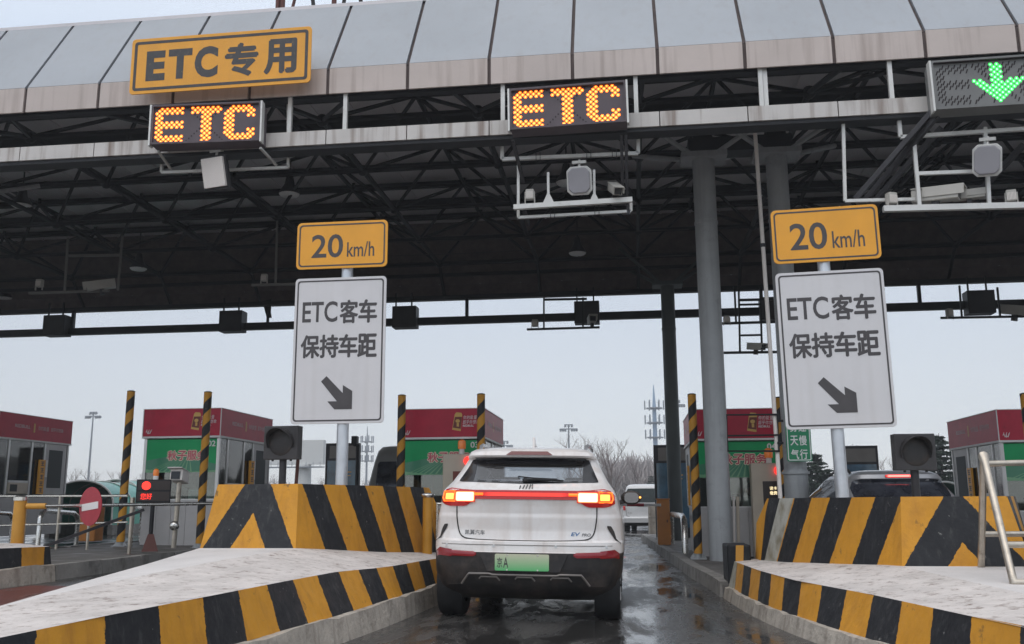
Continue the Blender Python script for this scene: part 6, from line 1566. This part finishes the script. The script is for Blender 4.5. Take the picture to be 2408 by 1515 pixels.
cedar('dark cedar between the right sign pole and the advert panel', 2015, 1040, 58, 2.5, 2)
cedar('tall layered cedar right of the right unlit signal', 2222, 1014, 52, 2.4, 3)
cedar('low dark cedar at the right of the column base', 1890, 1082, 60, 2.0, 6)
cedar('small dark cedar between the wood and the minivan roof', 1533, 1115, 100, 1.6, 4)
# light masts
def mast(label, px, top, Y):
    P = AY(px, 1183, Y); g = G(P.x); h = AY(px, top, Y).z-g; k = Y/200
    t = thing('light_mast', label, 'light mast', (P.x, Y, g), 'tall floodlight masts'); b = MB(); b.tube([(0, 0, 0), (0, 0, h)], [.32*k, .14*k], 8); b.build('mast', M['mast_grey'], t)
    b = MB(); b.bar((-1.9*k, 0, h-.9*k), (1.9*k, 0, h-.9*k), .22*k); b.bar((-.9*k, 0, h+.4*k-.6*k+.2*k), (.9*k, 0, h), .2*k); b.build('cross_arm', M['mast_grey'], t)
    for x, z in ((-1.7, -1.2), (-1.2, -1.2), (-.7, -1.2), (.7, -1.2), (1.2, -1.2), (1.7, -1.2), (-.7, -.3), (0, -.3), (.7, -.3)):
        b = MB(); b.box((x*k, 0, h+z*k), (.42*k, .5*k, .3*k), (R(30), 0, 0)); b.build('floodlight', M['mast_grey'], t)
mast('floodlight mast at the left, between the far left booth and the striped post', 203, 970, 200)
mast('floodlight mast small in front of the distant billboard', 727, 1046, 260)
mast('floodlight mast beside the leafless trees behind the SUV', 1340, 999, 220)
mast('tiny floodlight mast above the booth beside the SUV', 1186, 1038, 300)
mast('floodlight mast between the dark far column and booth 04', 1598, 942, 190)
# phone masts
def tower(label, px, top, Y, m, r=.5):
    P = AY(px, 1183, Y); g = G(P.x); h = AY(px, top, Y).z-g
    t = thing('phone_mast', label, 'phone mast', (P.x, Y, g), 'phone masts'); b = MB(); b.tube([(0, 0, 0), (0, 0, h*.8), (0, 0, h)], [r*1.5, r, .1], 8); b.build('mast', m, t)
    for z in (.80, .68, .56):
        b = MB(); b.lathe((0, 0, h*z), [(r, 0), (r+1.6, .02), (r+1.6, .3), (r, .3)], 12); o = b.build('platform', M['mast_grey'], t)
        for k in range(6):
            a = 2*PI*k/6; q = MB(); q.bb((-.18, -.12, -1.2), (.18, .12, 1.2)); q.v = [v+Vector((math.cos(a)*(r+1.9), math.sin(a)*(r+1.9), h*z+1)) for v in q.v]; q.build('panel_antenna', M['mast_grey'], o)
tower('blue phone mast with three antenna rings left of the dark far column', 1546, 905, 250, M['tower_blue'], .55)
tower('thin distant phone mast between the left lane sign and the minibus', 860, 1003, 320, M['mast_grey'], .3)
# billboard
P = AY(690, 1183, 130); a, c = AY(634, 1037, 130), AY(762, 1092, 130)
t = thing('billboard', 'pale blank billboard on one thick column far behind the left signal', 'billboard', (AY(712, 1183, 130).x, 130, G(-20)))
b = MB(); b.bb((a.x, 129.5, c.z), (c.x, 130.5, a.z)); b.build('board', M['board_pale'], t, True)
q = AY(712, 1183, 130); b = MB(); b.cyl((q.x, 130, -1), (q.x, 130, c.z), .95, 16); b.build('column', M['board_pale'], t, True, smooth=40)
b = MB(); b.bb((a.x-.5, 128.2, c.z-.5), (c.x+.3, 129.4, c.z-.35))
for i in range(9): x = a.x+(c.x-a.x)*i/8; b.bar((x, 128.3, c.z-.4), (x, 128.3, c.z+.3), .06)
b.build('walkway', M['mast_grey'], t, True)
# haze: pale even air round the whole plaza
hz_ = MB(); hz_.bb((-420, -60, -12), (420, 520, 120))
hm = bpy.data.materials.new('haze'); hm.use_nodes = True; nt = hm.node_tree; nt.nodes.clear()
pv = nd(nt, 'ShaderNodeVolumePrincipled'); pv.inputs['Color'].default_value = (.9, .93, .97, 1); pv.inputs['Density'].default_value = .0016; pv.inputs['Anisotropy'].default_value = .2
om = nd(nt, 'ShaderNodeOutputMaterial'); nt.links.new(pv.outputs[0], om.inputs['Volume'])
tag(hz_.build('haze', hm), None, None, kind='stuff')
bpy.data.objects.remove(_to)
